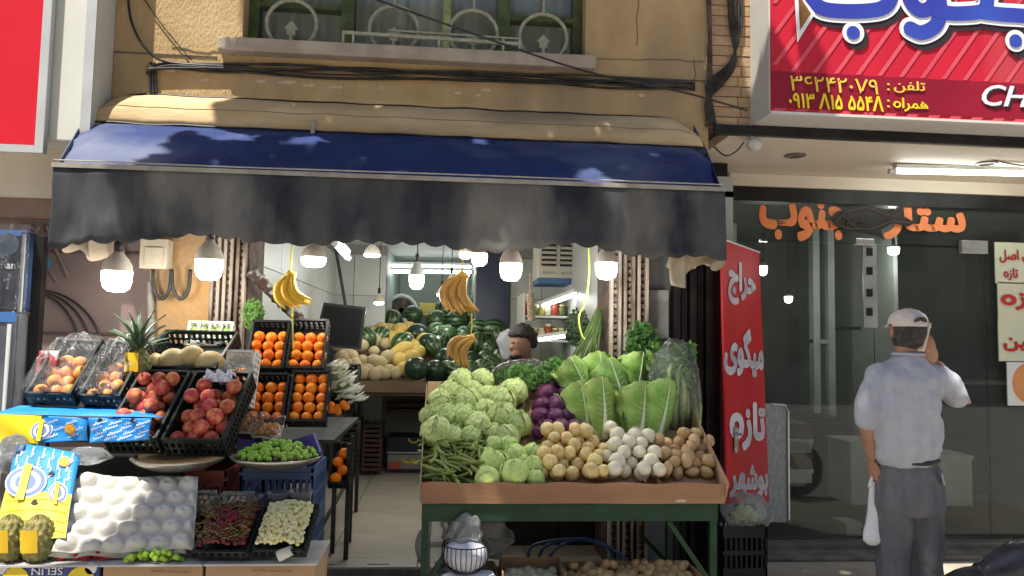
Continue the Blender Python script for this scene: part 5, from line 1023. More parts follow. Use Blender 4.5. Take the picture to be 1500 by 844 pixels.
for i, (u, v, rp) in enumerate(((640,634,21),(655,612,19),(645,588,18),(660,577,19),(676,560,18),(690,574,17),(684,590,20),(678,612,19),(700,625,20),(712,604,18),(715,583,18),(706,560,17),(735,590,20),(752,575,19),(735,612,22),(758,622,20),(742,640,18),(662,640,17),(690,640,17),(632,610,16),(722,637,16),(668,595,16))):
    p = onplane(u, v, SO, SN); r = rp*(p.y-CAM.y)/F_PX; fl_(onplane(u, v, SO+SN*(.012+r*.85), SN), r*random.uniform(.92,1.04))
for u, v, rp in ((715,702,18),(752,694,21),(784,702,14),(724,678,19),(780,684,16),(755,668,17),(780,664,14),(725,652,14),(745,652,15),(715,668,13),(735,678,15),(765,680,14),(792,668,11),(712,690,13),(750,640,13)):
    p = onplane(u, v, SO, SN); r = rp*(p.y-CAM.y)/F_PX; fc_(onplane(u, v, SO+SN*(.012+r*.9), SN), r)
for u, v, rp in ((801,580,15),(832,578,14),(794,596,13),(818,596,15),(840,592,12),(792,612,13),(812,614,14),(832,612,12),(800,628,13),(822,630,14),(842,628,12),(790,634,10),(852,636,10),(845,608,12),(810,562,13),(828,640,10)):
    p = onplane(u, v, SO, SN); r = rp*(p.y-CAM.y)/F_PX; fp_(onplane(u, v, SO+SN*(.02+r), SN), r*1.12)
# beans
m_bean = M('broad_bean', (.13,.18,.035), (.26,.30,.08), 5, .5, .15, 30, rand=.3)
bms = [MB().tube([(x*.075, .012*math.sin(x*2.2+s), .006*math.cos(x*3+s)) for x in [i/4-1 for i in range(9)]], [.002,.0075,.0085,.0075,.009,.0075,.0085,.007,.0015], 6).mesh('bean_pod', m_bean, True) for s in (0, 1, 2.5)]
Qb = [onplane(u, v, SO, SN) for u, v in ((624,716),(708,716),(712,655),(700,638),(630,638))]; Qb = [((p-SO).x, (p-SO).dot(SV)) for p in Qb]; nb = 0
while nb < 230:
    x, y = random.uniform(0, .45), random.uniform(0, .55)
    if poly_in((x, y), Qb):
        o = link('bean_pod', random.choice(bms), None, Matrix.Translation(SP(x, y, .012+.075*random.random())) @ Matrix.Rotation(SL, 4, 'X') @ Matrix.Rotation(random.uniform(0,6.28), 4, 'Z') @ Matrix.Rotation(random.uniform(-.35,.35), 4, 'Y') @ Matrix.Scale(random.uniform(.8,1.25), 4)); tag(o, 'green broad bean pod in the heap at the table corner', 'bean', 'bean pods on the table'); nb += 1
# yellow apples, onions, potatoes
m_yap = M('yellow_apple', (.70,.52,.18), (.76,.64,.34), 3, .4, .05, 40, rand=.12, c3=(.68,.38,.15)); yap = [fruit('yellow_apple', m_yap, (1,1,.93), .16, 14, 10, .05), fruit('yellow_apple', m_yap, (1,1,1.1), .14, 14, 10, .08)]
m_won = M('white_onion', (.74,.67,.46), (.82,.77,.60), 5, .35, .1, 30, rand=.05, stretch=(3,3,.3)); won = [MB().sphere((0,0,0), 1, 14, 12, (1,1,.95), lambda d: 1+.35*math.exp(-(1-d.z)/.012)).mesh('white_onion', m_won, True)]
m_pot = M('potato_skin', (.50,.33,.15), (.58,.41,.21), 6, .8, .2, 50, rand=.12); pot = [fruit('potato', m_pot, (1,.85,1.2), 0, 12, 9, s) for s in (.12, .2, .16)]
pile([(786,716),(884,716),(884,656),(852,642),(792,642)], 10.5, yap, 'yellow_apple', 'small yellow apple heaped between cabbages and white onions', 'apple', 'yellow apples on the table', 2)
pile([(886,716),(966,716),(952,655),(930,642),(886,645)], 11, won, 'white_onion', 'white onion heaped between the yellow apples and the potatoes', 'onion', 'white onions on the table', 2)
pile([(968,712),(1046,710),(1030,652),(958,655)], 9.5, pot, 'potato', 'small tan potato heaped in the cardboard corner of the table', 'potato', 'potatoes on the table', 2)
part(MB().hexa([SP((onplane(960,712,SO,SN)-SO).x+d, y, z) for z in (.012,.06) for d, y in ((0,.02),(.006,.02),(.006,.33),(0,.33))]), 'divider', m_card, db)
# ---- romaine
m_rom = M('romaine_leaf', (.20,.36,.06), (.40,.54,.17), 6, .45, .4, 26, rand=.14); m_rib = M('romaine_rib', (.62,.70,.46), (.70,.76,.56), 6, .4)
def rleaf(s):
    def f(u, v):
        a = (u-.5)*2; rc = .018+.062*math.sin(math.pi*min(1, .10+.60*v))+.02*v**4; w_ = (.55+.75*math.sin(math.pi*min(1, .05+.62*v)))*(1-.25*max(0, v-.85)/.15)
        ang = a*w_; k = .014*v*abs(a)**1.2*math.sin(v*17+s+a*5)+.007*noise.noise(Vector((u*9,v*11,s)))
        return ((rc+k)*math.sin(ang)*1.15, -(rc+k)*math.cos(ang), .33*v*(1-.07*a*a*v+.012*math.sin(u*23+s)))
    return f
rl = [MB().grid(rleaf(s), 16, 16).mesh('leaf', m_rom, True) for s in (0, 2, 4)]
rb_ = MB().tube([(0, -(.018+.062*math.sin(math.pi*min(1, .10+.60*v))+.02*v**4)-.003, .33*v) for v in [i/8 for i in range(9)]], [.018,.015,.012,.009,.007,.005,.0035,.002,.001], 6)
for k_ in range(7):
    v = .25+.09*k_; rc = .021+.062*math.sin(math.pi*min(1, .10+.60*v))
    for sg in (-1, 1): rb_.tube([(0,-rc-.002,.33*v), (sg*.5*rc,-rc*.90-.003,.33*(v+.05)), (sg*.85*rc,-rc*.6-.004,.33*(v+.09))], [.0016,.0009,.0004], 4)
rb_ = rb_.mesh('midrib', m_rib, True)
def romaine(u, v, Y, lean, roll, s, label, n=9, grp='romaine lettuces on the table'):
    t = thing('romaine_lettuce', label, 'lettuce', mtx=Matrix.Translation(at(u, v, Y)) @ Matrix.Rotation(R(roll), 4, 'Y') @ Matrix.Rotation(R(lean), 4, 'X') @ Matrix.Scale(s, 4), group=grp)
    for k in range(n):
        a = k*2.4; r_ = .012+.018*k/n; l = link('leaf', rl[k % 3], t, TRS((0,0,0), (.02+.10*k/n, 0, a), (.55+.55*k/n, .55+.55*k/n, .78+.24*k/n))); link('midrib', rb_, l)
    link('stump', MB().lathe([(0,-.03),(.022,-.028),(.032,0),(.03,.05),(0,.06)], (0,0,0), 14).mesh('stump', m_rib, True), t)
RLS = ['tall romaine lettuce at the back beside the dark onion stalks', 'small romaine lettuce leaning over the purple cabbages', 'romaine lettuce leaning left in the middle of the romaine row', 'romaine lettuce standing behind the leaning middle one', 'romaine lettuce in the front row beside the purple cabbages', 'smaller romaine lettuce pressed against the purple cabbages', 'romaine lettuce in the front row above the white onions', 'romaine lettuce in the front row next to the celery bag', 'short romaine lettuce tucked between the front and back rows']
for i_, (u, v, Y, ln_, ro, s) in enumerate(((878,606,-.22,-20,-8,1.05),(862,592,-.30,-15,-30,.85),(915,616,-.36,-22,-22,1.05),(921,600,-.24,-18,6,1.0),(880,645,-.48,-25,-6,1.0),(858,640,-.44,-20,-14,.9),(930,650,-.48,-22,2,1.0),(955,648,-.46,-18,8,1.05),(902,640,-.40,-25,10,.85))):
    romaine(u, v, Y, ln_, ro, s, RLS[i_])
# ---- bagged celery
bgc = thing('celery_bag', 'clear plastic bag stuffed with green leafy stalks leaning by the black door', 'bag', at(985,650,-.42)); m_cel = M('celery', (.24,.38,.09), (.44,.55,.22), 6, .5, rand=.15)
for k in range(26):
    x = 955+random.uniform(8,64); p0 = at(x, 648-random.uniform(0,8), -.42+random.uniform(-.04,.08)); p1 = at(x+random.uniform(-8,8)+(985-x)*.05, 560+random.uniform(-20,20), -.34+random.uniform(-.04,.08)); p2 = at(985+random.uniform(-32,26), 515+random.uniform(-8,22), -.30+random.uniform(-.03,.06))
    part(MB().tube(smoothp([tuple(p0), tuple(p1), tuple(p2)], 4), [.013]*5+[.010]*3+[.004], 6), 'stalk', m_cel, bgc, True)
lq = MB()
for k in range(420):
    p = at(random.uniform(950,1018), random.uniform(503,575), -.30+random.uniform(-.07,.05)); a = random.uniform(0,6.28); b_ = random.uniform(-1,1); d = Vector((math.cos(a), b_*.6, math.sin(a)))*.026; e = Vector((-math.sin(a), .3, math.cos(a)))*.013; lq.add([p-d, p+e, p+d, p-e], [(0,1,2,3)])
o = part(lq, 'leaves', M('celery_leaf', (.09,.20,.04), (.18,.32,.08), 9, .5), bgc); o['kind'] = 'stuff'
cc = at(987,575,-.36); part(MB().sphere(cc, 1, 36, 28, (.150,.10,.30), lambda d: (1+.05*noise.noise(d*4)+.04*noise.noise(d*11))*(1 if d.z > -.5 else 1)), 'plastic_bag', film('celery_film', (.98,.99,.98), .05, .12, .02), bgc, True)
# ---- herbs
def herb(c, r, sc, label, n=420, name='herb_bunch', m_=None):
    mb = MB()
    for k in range(n):
        d = Vector((random.gauss(0,1), random.gauss(0,1), random.gauss(0,1))).normalized()*r*random.uniform(.35,1.05); p = Vector(c)+Vector((d.x*sc[0], d.y*sc[1], d.z*sc[2])); a = random.uniform(0,6.28); q = Vector((math.cos(a), random.uniform(-.5,.5), math.sin(a)))*r*.16; e = Vector((-math.sin(a), random.uniform(-.5,.5), math.cos(a)))*r*.08; mb.add([p-q, p+e, p+q, p-e], [(0,1,2,3)])
    t = thing(name, label, 'herbs', c); part(mb, 'leaves', m_ or M('herb_green', (.05,.13,.02), (.09,.22,.04), 9, .5), t)['kind'] = 'stuff'
    st_ = MB()
    for k in range(12): a = k*.52; st_.tube([Vector(c)+Vector((.3*r*math.cos(a)*sc[0],.3*r*math.sin(a)*sc[1],0)), Vector(c)+Vector((.1*r*math.cos(a),.1*r*math.sin(a),-r*sc[2]*1.05))], .003, 5)
    part(st_, 'stems', m_cel, t)
herb(at(772,553,-.18), .11, (1.5,.9,.75), 'bunch of feathery green herbs in the clear topped bag behind the cabbages', 900)
solo(MB().sphere(at(770,552,-.12), .19, 28, 18, (1.05,.7,.55), lambda d: (1+.06*noise.noise(d*5)) if d.y > -.35 else .86), 'herb_bag', m_film, 'cloudy plastic bag around the feathery herbs', 'bag', None, True)
herb(at(815,545,-.15), .09, (.9,.9,1.0), 'small dark herb bunch between the herb bag and the romaine', 500)
herb(at(940,510,-.05), .12, (.9,.8,1.3), 'dark green parsley bunch before the right rusty rails', 900, m_=M('parsley', (.03,.09,.02), (.06,.15,.03), 9, .5))
herb(at(372,462,-.12), .075, (.8,.7,1.3), 'shaggy green herb bunch hung on the left rusty rails', 500, m_=M('moss_green', (.05,.12,.02), (.10,.20,.04), 30, .8))
herb(at(845,480,.25), .10, (.8,.8,1.2), 'dark herb bunch hanging on the slack yellow green rope', 500, m_=M('dark_herb', (.035,.06,.03), (.06,.09,.045), 9, .6))
t = thing('spring_onion_bundle', 'bundle of thin dark green onion stalks hung by the right rails', 'spring onions', at(868,470,.2))
for k in range(30): p = at(880+random.uniform(-8,6), 455+random.uniform(-6,6), .2); q = at(850+random.uniform(-14,26), 535+random.uniform(-14,6), .16+random.uniform(-.06,.06)); part(MB().tube([p, (p+q)/2+Vector((.01*math.sin(k),-.03,0)), q], [.002,.005,.004], 5), 'stalk', m_sog, t, True)
# ================================================================ under the table
def open_carton(u0, u1, vt, Y, label, h=.30):
    a, b = at(u0, 842, Y), at(u1, 842, Y); zt = at(u0, vt, Y+.22).z; zt = min(zt, a.z+.35); t = thing('open_carton', label, 'box', ((a.x+b.x)/2,Y+.13,.125)); w2 = .006
    z0 = .002
    part(MB().box((a.x,Y,z0), (b.x,Y+w2,zt-.05)), 'side', m_card, t); part(MB().box((a.x,Y+.26,z0), (b.x,Y+.26+w2,zt)), 'side', m_card, t); part(MB().box((a.x-w2,Y,z0), (a.x-.0005,Y+.26,zt)), 'side', m_card, t); part(MB().box((b.x+.0005,Y,z0), (b.x+w2,Y+.26,zt)), 'side', m_card, t)
    part(MB().box((a.x,Y+w2,zt-.16), (b.x,Y+.26,zt-.15)), 'base', m_card, t); return a.x, b.x, zt
m_gon = M('pale_green_onion', (.66,.62,.42), (.72,.68,.52), 5, .35, .1, 30, rand=.06); gon = [MB().sphere((0,0,0), 1, 14, 12, (1,1,.95), lambda d: 1+.3*math.exp(-(1-d.z)/.012)).mesh('white_onion', m_gon, True)]
xa, xb, zt = open_carton(738, 828, 820, -.86, 'open brown carton of pale onions under the green table')
for i in range(8):
    for j in range(6): put(gon, 'white_onion', (xa+.03+(xb-xa-.06)*(i+.5*(j % 2))/7.5, -.83+.037*j, zt-.105+.006*j+random.uniform(0,.03)), .027, 'pale onion in the open carton under the table', 'onion', 'onions under the table')
xa, xb, zt = open_carton(836, 1030, 826, -.86, 'wide open carton heaped with potatoes under the green table')
for i in range(15):
    for j in range(6): put(pot, 'potato', (xa+.03+(xb-xa-.06)*(i+.5*(j % 2))/14.5, -.83+.037*j, zt-.095+.010*j+random.uniform(0,.045)), .027, 'tan potato in the wide carton under the table', 'potato', 'potatoes under the table')
open_carton(640, 728, 826, -.80, 'open brown carton behind the wire basket under the table')
# wire basket with white bag
bc = at(682,812,-.93); wb_ = thing('wire_basket', 'round black wire basket holding a white bag before the green table', 'basket', bc); RB = 33*mpp(-.93)
part(MB().tube([bc+Vector((RB*math.cos(a), RB*math.sin(a), .05)) for a in [k*math.pi/18 for k in range(36)]], .003, 6, closed=True), 'rim', m_dark, wb_); part(MB().tube([bc+Vector((.6*RB*math.cos(a), .6*RB*math.sin(a), -.07)) for a in [k*math.pi/18 for k in range(36)]], .003, 6, closed=True), 'base_ring', m_dark, wb_)
for k in range(28): a = k*math.pi/14; part(MB().tube([bc+Vector((RB*q*math.cos(a), RB*q*math.sin(a), z)) for q, z in ((1,.05),(1.04,.0),(.9,-.045),(.6,-.07))], .0022, 5), 'wire', m_dark, wb_)
m_wbag = M('white_plastic', (.62,.63,.66), (.55,.56,.60), 4, .4, .3, 14)
solo(MB().sphere(bc+Vector((0,0,.0)), RB*.95, 28, 20, (1,1,.72), lambda d: 1+.05*noise.noise(d*3)), 'white_bag', m_wbag, 'white plastic bag sitting inside the black wire basket', 'bag', None, True)
solo(blob(bc+Vector((.0,.01,.10)), .075, (1,.8,1.0), 6, amp=.35), 'plastic_bag', m_film2, 'crumpled clear bag rising from the wire basket', 'bag', None, True)
solo(blob(bc+Vector((.02,0,-.13)), .12, (1.1,.8,.5), 7, amp=.25), 'white_bag', m_wbag, 'white plastic bag lying under the wire basket', 'bag', None, True)
solo(MB().box((bc.x-.13,bc.y-.1,.002), (bc.x+.16,bc.y+.12,bc.z-.19), .01), 'basket_stool', m_card, 'brown carton the white bag and wire basket rest on', 'box')
solo(blob(at(640,800,-.6), .12, (.8,.8,1.4), 11, amp=.3), 'plastic_bag', m_film2, 'bundle of clear plastic bags hanging at the table leg', 'bag', None, True); solo(blob(at(700,785,-.5), .14, (1.3,.8,.8), 12, amp=.3), 'plastic_bag', m_film2, 'heap of clear plastic bags behind the wire basket', 'bag', None, True)
for k in range(3):
    p = at(800+30*k, 800, -.15); solo(MB().tube(smoothp([tuple(at(775+10*k,830,-.2)), tuple(at(780+20*k,800,-.2)), tuple(at(840+10*k,790,-.25)), tuple(at(890+12*k,800+8*k,-.2)), tuple(at(900+6*k,840,-.2))], 6), .009, 8), 'blue_hose', M('hose_blue', (.04,.09,.22), (.05,.11,.26), 8, .35), 'blue hose coiled in the dark behind the potatoes', 'hose', 'blue hoses under the table', True)
# ================================================================ red banner, crate with bag, panel
QB = [at(1066,738,-.26), at(1127,736,.44), at(1112,370,.5), at(1057,350,-.2)]
bn = thing('red_banner', 'tall red banner board with white lettering between the two shops', 'banner', (QB[0].x,QB[0].y,QB[0].z)); nrm = (QB[1]-QB[0]).cross(QB[3]-QB[0]).normalized()
if nrm.y > 0: nrm = -nrm
part(MB().hexa([QB[0],QB[1],QB[1]-nrm*.012,QB[0]-nrm*.012,QB[3],QB[2],QB[2]-nrm*.012,QB[3]-nrm*.012]), 'board', M('banner_red', (.52,.014,.022), (.46,.012,.018), 2.5, .45, .1, 6, c3=(.44,.035,.04)), bn)
part(MB().tube([QB[3]+nrm*.004, QB[2]+nrm*.004], .005, 6), 'white_edge', m_cwht, bn)
part(MB().bar((QB[0]+QB[1])/2*1.0+Vector((0,0,0)), Vector(((QB[0]+QB[1]).x/2, (QB[0]+QB[1]).y/2, .125)), .05), 'foot', m_dark, bn)
m_bw = M('banner_white', (.66,.64,.68))
def on_quad(word, px, m_=m_bw, bold=.05):
    u0, v0, u1, v1 = px; me = text_mesh(word, m_, bold, depth=0); xs = [v.co.x for v in me.vertices]; ys = [v.co.y for v in me.vertices]; x0, x1, y0, y1 = min(xs), max(xs), min(ys), max(ys)
    for v in me.vertices:
        px_, py_ = u0+(u1-u0)*(v.co.x-x0)/(x1-x0), v1+(v0-v1)*(v.co.y-y0)/(y1-y0); fv = (py_-360)/376; fl0 = 1057+fv*9-1; fr0 = 1112+fv*15; fu = (px_-fl0)/(fr0-fl0); a = QB[0]*fv+QB[3]*(1-fv); b = QB[1]*fv+QB[2]*(1-fv); v.co = a*(1-fu)+b*fu+nrm*.004
    part(me, 'lettering', None, bn)
on_quad(AR['harraj'], (1064,385,1105,452)); on_quad(AR['meyguye'], (1059,482,1118,556)); on_quad(AR['taze'], (1066,590,1120,662)); on_quad(AR['bushehr'], (1066,682,1124,728))
p = onplane(1076,640,QB[0],nrm); solo(MB().box(p+Vector((-.012,-.03,-.09)), p+Vector((.012,-.012,.06)), .003).tube([p+Vector((-.02,-.035,.02)), p+Vector((.03,-.035,.02))], .008, 8), 'door_bolt', M('bolt_steel', (.34,.33,.3), (.2,.18,.16), 20, .4, metal=.7), 'grey steel bolt hung before the red banner', 'bolt')
a, b = at(1056,1050,-.35), at(1124,772,-.35); t = thing('plastic_crate', 'lower black slotted crate on the step by the red banner', 'crate', mtx=TRS((a.x,-.35,.002)))
for nm, mb in crate_meshes(b.x-a.x, .36, .28, m_crb): link(nm, mb.mesh(nm, m_crb), t)
t = thing('plastic_crate', 'upper black slotted crate carrying the bag of greens by the banner', 'crate', mtx=TRS((a.x,-.35,.284)))
for nm, mb in crate_meshes(b.x-a.x, .36, b.z-.284, m_crb): link(nm, mb.mesh(nm, m_crb), t)
bz = at(1092,772,-.25); solo(blob(bz+Vector((0,0,.085)), .125, (1.1,.9,.85), 21, amp=.2), 'greens_bag', film('greens_film', (.93,.94,.92), .05, .2, .12), 'knotted clear bag of green leaves on the black crates', 'bag', None, True); herb(bz+Vector((0,0,.07)), .075, (1.2,.9,.7), 'pale green leaves inside the clear bag on the black crates', 260, m_=M('pale_leaves', (.30,.42,.16), (.42,.52,.26), 9, .5))
a, b = at(1123,766,.75), at(1154,592,.75); t = thing('grey_door_leaf', 'grey crackled panel with rounded corner standing behind the red banner', 'panel', (a.x,.75,a.z)); m_gp = M('crackle_grey', (.36,.38,.38), (.26,.28,.28), 20, .6, .4, 40, stretch=(3,1,1))
part(MB().box((a.x-.1,.75,a.z), (b.x,.80,b.z), .02), 'panel', m_gp, t); part(MB().tube([(b.x,.745,a.z+.02),(b.x,.745,b.z-.05),(b.x-.03,.745,b.z-.008),(b.x-.12,.745,b.z)], .008, 8), 'rim', MATS['steel'], t); part(MB().box((a.x-.06,.76,.09), (a.x-.02,.79,a.z)), 'foot', m_dark, t)
# ---- inside the fish shop
def inbox(u0, v0, u1, v1, Y, d, m_, nm, lab, cat, trim=None):
    a, b = at(u0, v1, Y), at(u1, v0, Y); t = thing(nm, lab, cat, (a.x,Y,a.z)); part(MB().box((a.x,Y,max(.102,a.z)), (b.x,Y+d,b.z), .012), 'body', m_, t); part(MB().box((a.x-.008,Y-.008,b.z-.03), (b.x+.008,Y+d+.008,b.z+.006), .005), 'lid', trim or m_, t)
m_foam = M('foam', (.42,.42,.40), (.36,.36,.34), 4, .8); m_cab2 = M('dark_cabinet', (.02,.022,.022), (.035,.035,.035), 4, .4)
inbox(1368,668,1424,742,1.5,.4,m_foam,'foam_box','grey foam fish box stacked behind the glass right of the man','box'); inbox(1372,744,1425,812,1.48,.4,m_crg,'fish_crate','dark crate under the grey foam fish box','crate'); inbox(1247,648,1290,740,1.7,.4,m_foam,'foam_box','pale foam box behind the glass left of the man','box')
inbox(1240,768,1262,792,1.1,.2,m_foam,'small_box','small pale box lying at the fish shop threshold','box'); inbox(1264,480,1300,700,3.0,.5,m_cab2,'tall_fridge','tall dark cabinet standing deep in the fish shop','cabinet'); inbox(1155,612,1230,780,2.6,.5,m_cab2,'dark_block','dark counter deep in the fish shop behind the pallets','counter'); inbox(1385,560,1500,790,2.8,.5,m_cab2,'wide_freezer','wide dark freezer deep in the fish shop','freezer',m_grey)
for k in range(4): inbox(1152,622+k*22,1190,642+k*22,1.5,.3,m_wood2 if k % 2 == 0 else m_foam,'wooden_crate',('topmost','second','third','lowest')[k]+' box of the stack beside the grey panel inside the fish shop','crate')
a, b = at(1195,800,3.0), at(1222,357,3.0); solo(MB().box((a.x,3.0,.1), (a.x+.07,3.1,2.86)).box((b.x-.07,3.0,.1), (b.x,3.1,2.86)).box((a.x,3.01,1.6), (b.x,3.09,1.64)), 'post_rack', M('frame_pale', (.45,.47,.46), (.38,.4,.39), 5, .4), 'pale steel frame posts standing deep in the fish shop', 'frame')
# ================================================================ people
def remeshed(mb, name, m_, parent, voxel=.012, smooth=6):
    o = link(name, mb.mesh(name, m_, True), parent); o.location = -parent.matrix_basis.translation
    r_ = o.modifiers.new('r', 'REMESH'); r_.mode = 'VOXEL'; r_.voxel_size = voxel; r_.use_smooth_shade = True
    s_ = o.modifiers.new('s', 'SMOOTH'); s_.iterations = smooth; s_.factor = .5; return o
def loft(mb, secs, seg=24):
    vs = []; fs = []
    for c, rx, ry in secs:
        for k in range(seg): a = 2*math.pi*k/seg; vs.append(Vector(c)+Vector((rx*math.cos(a), ry*math.sin(a), 0)))
    for i in range(len(secs)-1):
        for k in range(seg): fs.append((i*seg+k, i*seg+(k+1) % seg, (i+1)*seg+(k+1) % seg, (i+1)*seg+k))
    fs += [tuple(range(seg))[::-1], tuple((len(secs)-1)*seg+k for k in range(seg))]; return mb.add(vs, fs)
def limb(mb, pts, rr): mb.tube(smoothp([tuple(p) for p in pts], 5), [r for i in range(len(pts)-1) for r in [rr[i]+(rr[i+1]-rr[i])*j/5 for j in range(5)]]+[rr[-1]], 14); mb.sphere(pts[0], rr[0], 12, 8); mb.sphere(pts[-1], rr[-1], 12, 8); return mb
MY = -.85; mk = mpp(MY); g0 = at(1332,700,MY)
man = thing('person', 'man in grey shirt, dark trousers and pale cap phoning with his back turned', 'person', (g0.x,MY,0)); m_skin = M('skin', (.36,.19,.12), (.29,.145,.09), 8, .5, .05, 60, sss=.05)
A = lambda u, v, dy=0: at(u, v, MY+dy)
hd = A(1330,484,-.0)
bd = MB(); bd.sphere(hd, .098, 22, 16, (.80,1.0,1.18)); bd.sphere(hd+Vector((0,.10,-.02)), .018, 10, 8); loft(bd, [(A(1330,534),.062,.062),(A(1330,515),.058,.06),(A(1330,492),.06,.065)])
for s in (-1, 1): bd.sphere(hd+Vector((s*.082,.01,-.01)), .027, 10, 8, (.35,.7,1.15))
loft(bd, [(A(1330,680),.115,.085),(A(1330,640),.12,.09),(A(1328,590),.145,.095),(A(1328,556),.145,.085),(A(1329,538),.07,.06)])
shL, shR = A(1288,556), A(1370,556)
limb(bd, [shL, A(1270,608,-.03), A(1277,668,.02)], [.046,.040,.029]); elb = A(1409,588,-.02); wr = A(1374,537,-.02); limb(bd, [shR, elb, wr], [.048,.043,.030])
hL = A(1277,676,.02); bd.sphere(hL+Vector((0,0,-.03)), .038, 12, 10, (.5,.95,1.15))
for k in range(4):
    b0 = hL+Vector((.004,-.03+.02*k,-.055)); limb(bd, [b0, b0+Vector((.006,.0,-.028)), b0+Vector((.024,.0,-.036)), b0+Vector((.030,0,-.016))], [.0095,.009,.0085,.0075])
limb(bd, [hL+Vector((.0,-.03,-.01)), hL+Vector((.012,-.045,-.04)), hL+Vector((.022,-.035,-.062))], [.011,.010,.008])
pm_ = A(1364,520,-.055); bd.sphere(pm_, .044, 14, 10, (.85,.42,1.05))
for k, (du, dv, ln2) in enumerate(((-7.5,-14,1.0),(-2.5,-17,1.1),(2.5,-16,1.05),(7.5,-12,.85))):
    b0 = A(1363+du*.8, 511+2*abs(k-1.5), -.065); b1 = A(1359+du*.9, 498+(1-ln2)*10, -.067); b2 = A(1353+du*.9, 489+(1-ln2)*14, -.058); limb(bd, [b0, b1, b2], [.0100,.0090,.0075])
limb(bd, [A(1355,526,-.055), A(1348,517,-.06), A(1345,507,-.058)], [.012,.0105,.0085])
for s, uh in ((-1,1308), (1,1352)):
    x = A(uh,700).x; limb(bd, [Vector((x,MY,.98)), Vector((x,MY+.01,.52)), Vector((x,MY-.01,.12))], [.065,.05,.042]); limb(bd, [Vector((x,MY-.03,.05)), Vector((x+.01,MY+.14,.035))], [.042,.032])
remeshed(bd, 'body', m_skin, man, .0046, 2)
sh_ = MB(); loft(sh_, [(A(1328,682),.138,.115),(A(1325,668),.165,.135),(A(1322,640),.185,.15),(A(1320,610),.192,.152),(A(1321,580),.190,.145),(A(1325,556),.182,.132),(A(1329,540),.155,.11),(A(1330,530),.10,.085),(A(1330,523),.068,.07)], 36)
limb(sh_, [A(1288,552), A(1273,580,-.02), A(1267,612,-.03)], [.070,.064,.058]); limb(sh_, [A(1362,550), A(1386,562,-.025), A(1402,577,-.035)], [.078,.072,.064]); loft(sh_, [(A(1330,524),.070,.072),(A(1331,519),.066,.070)])
m_shirt = M('shirt_cloth', (.33,.34,.375), (.37,.38,.41), 3, .9, 1.0, 2.4, stretch=(8,8,1.3)); so_ = remeshed(sh_, 'shirt', m_shirt, man, .010, 8)
tx = bpy.data.textures.new('folds', 'CLOUDS'); tx.noise_scale = .11; tx2 = bpy.data.textures.new('creases', 'WOOD'); tx2.wood_type = 'BANDNOISE'; tx2.noise_scale = .14; tx2.turbulence = 9
dm = so_.modifiers.new('c', 'DISPLACE'); dm.texture = tx2; dm.strength = .010; dm.mid_level = .5; dm.texture_coords = 'LOCAL'
dm = so_.modifiers.new('d', 'DISPLACE'); dm.texture = tx; dm.strength = .034; dm.mid_level = .5; dm.texture_coords = 'LOCAL'
tr_ = MB(); loft(tr_, [(A(1329,668),.135,.112),(A(1329,690),.142,.12),(A(1329,720),.152,.13),(A(1330,750),.15,.125)], 30)
for s, uh in ((-1,1309), (1,1353)): x = A(uh,700).x; limb(tr_, [Vector((x,MY,.93)), Vector((x+s*.005,MY+.0,.70)), Vector((x+s*.008,MY,.45)), Vector((x+s*.008,MY-.01,.12))], [.098,.092,.080,.074])
to_ = remeshed(tr_, 'trousers', M('trouser_cloth', (.10,.10,.11), (.125,.125,.135), 4, .9, 1.0, 2.5, stretch=(6,6,2)), man, .010, 6)
dm = to_.modifiers.new('c', 'DISPLACE'); dm.texture = tx2; dm.strength = .008; dm.mid_level = .5
dm = to_.modifiers.new('d', 'DISPLACE'); dm.texture = tx; dm.strength = .03; dm.mid_level = .5
part(MB().tube([A(1329,673)+Vector((.141*math.cos(a), .118*math.sin(a), 0)) for a in [k*math.pi/18 for k in range(36)]], .014, 8, closed=True), 'belt', m_black, man, True)
part(MB().grid(lambda u, v: A(1330,690)+Vector((.095+.022*u+.012*v, -.118+.02*u, .01-.06*v)), 4, 6), 'pocket_flap', M('pocket_pale', (.3,.3,.3)), man, True, .003)
for s, uh in ((-1,1308), (1,1352)): x = A(uh,700).x; part(MB().sphere((x+.005,MY+.05,.045), 1, 16, 10, (.052,.145,.045)), 'shoe', m_black, man, True)
part(MB().sphere(hd+Vector((0,-.006,-.012)), .104, 24, 16, (.80,.98,1.12), lambda d: 1 if (d.y < .35 and d.z > -.62) else .9), 'hair', M('hair_dark', (.03,.024,.02), (.06,.05,.042), 40, .7, .5, 90), man, True)
m_capm = M('cap_cloth', (.56,.50,.45), (.50,.44,.40), 9, .85, .3, 60)
cp = part(MB().grid(lambda u, v: hd+Vector((.086*math.cos(u*6.283)*math.cos(v*1.5)**.7, .104*math.sin(u*6.283)*math.cos(v*1.5)**.7, .03+.074*math.sin(v*1.5)))*(1)+Vector((0,0,.006*noise.noise(Vector((u*9,v*4,1))))), 36, 12), 'cap', m_capm, man, True, .005)
part(MB().grid(lambda u, v: hd+Vector(((.088+.07*v*math.sin(math.pi*u))*math.cos(math.pi*u-.55), (.10+.07*v*math.sin(math.pi*u))*math.sin(math.pi*u-.55), .036-.02*v)), 16, 6), 'brim', m_capm, cp, True, .004)
part(MB().grid(lambda u, v: hd+Vector((.085*math.cos(math.pi*(1+u)), .105*math.sin(math.pi*(1+u)), .018+.020*v)), 20, 2), 'strap', m_capm, cp, True, .003); part(MB().add([hd+Vector((.036*math.cos(a), -.1135+.010*(abs(math.cos(a))**2), .04+.026*math.sin(a))) for a in [i*math.pi/12 for i in range(13)]], [tuple(range(13))]), 'back_opening', M('hair_dark', (.03,.024,.02)), cp)
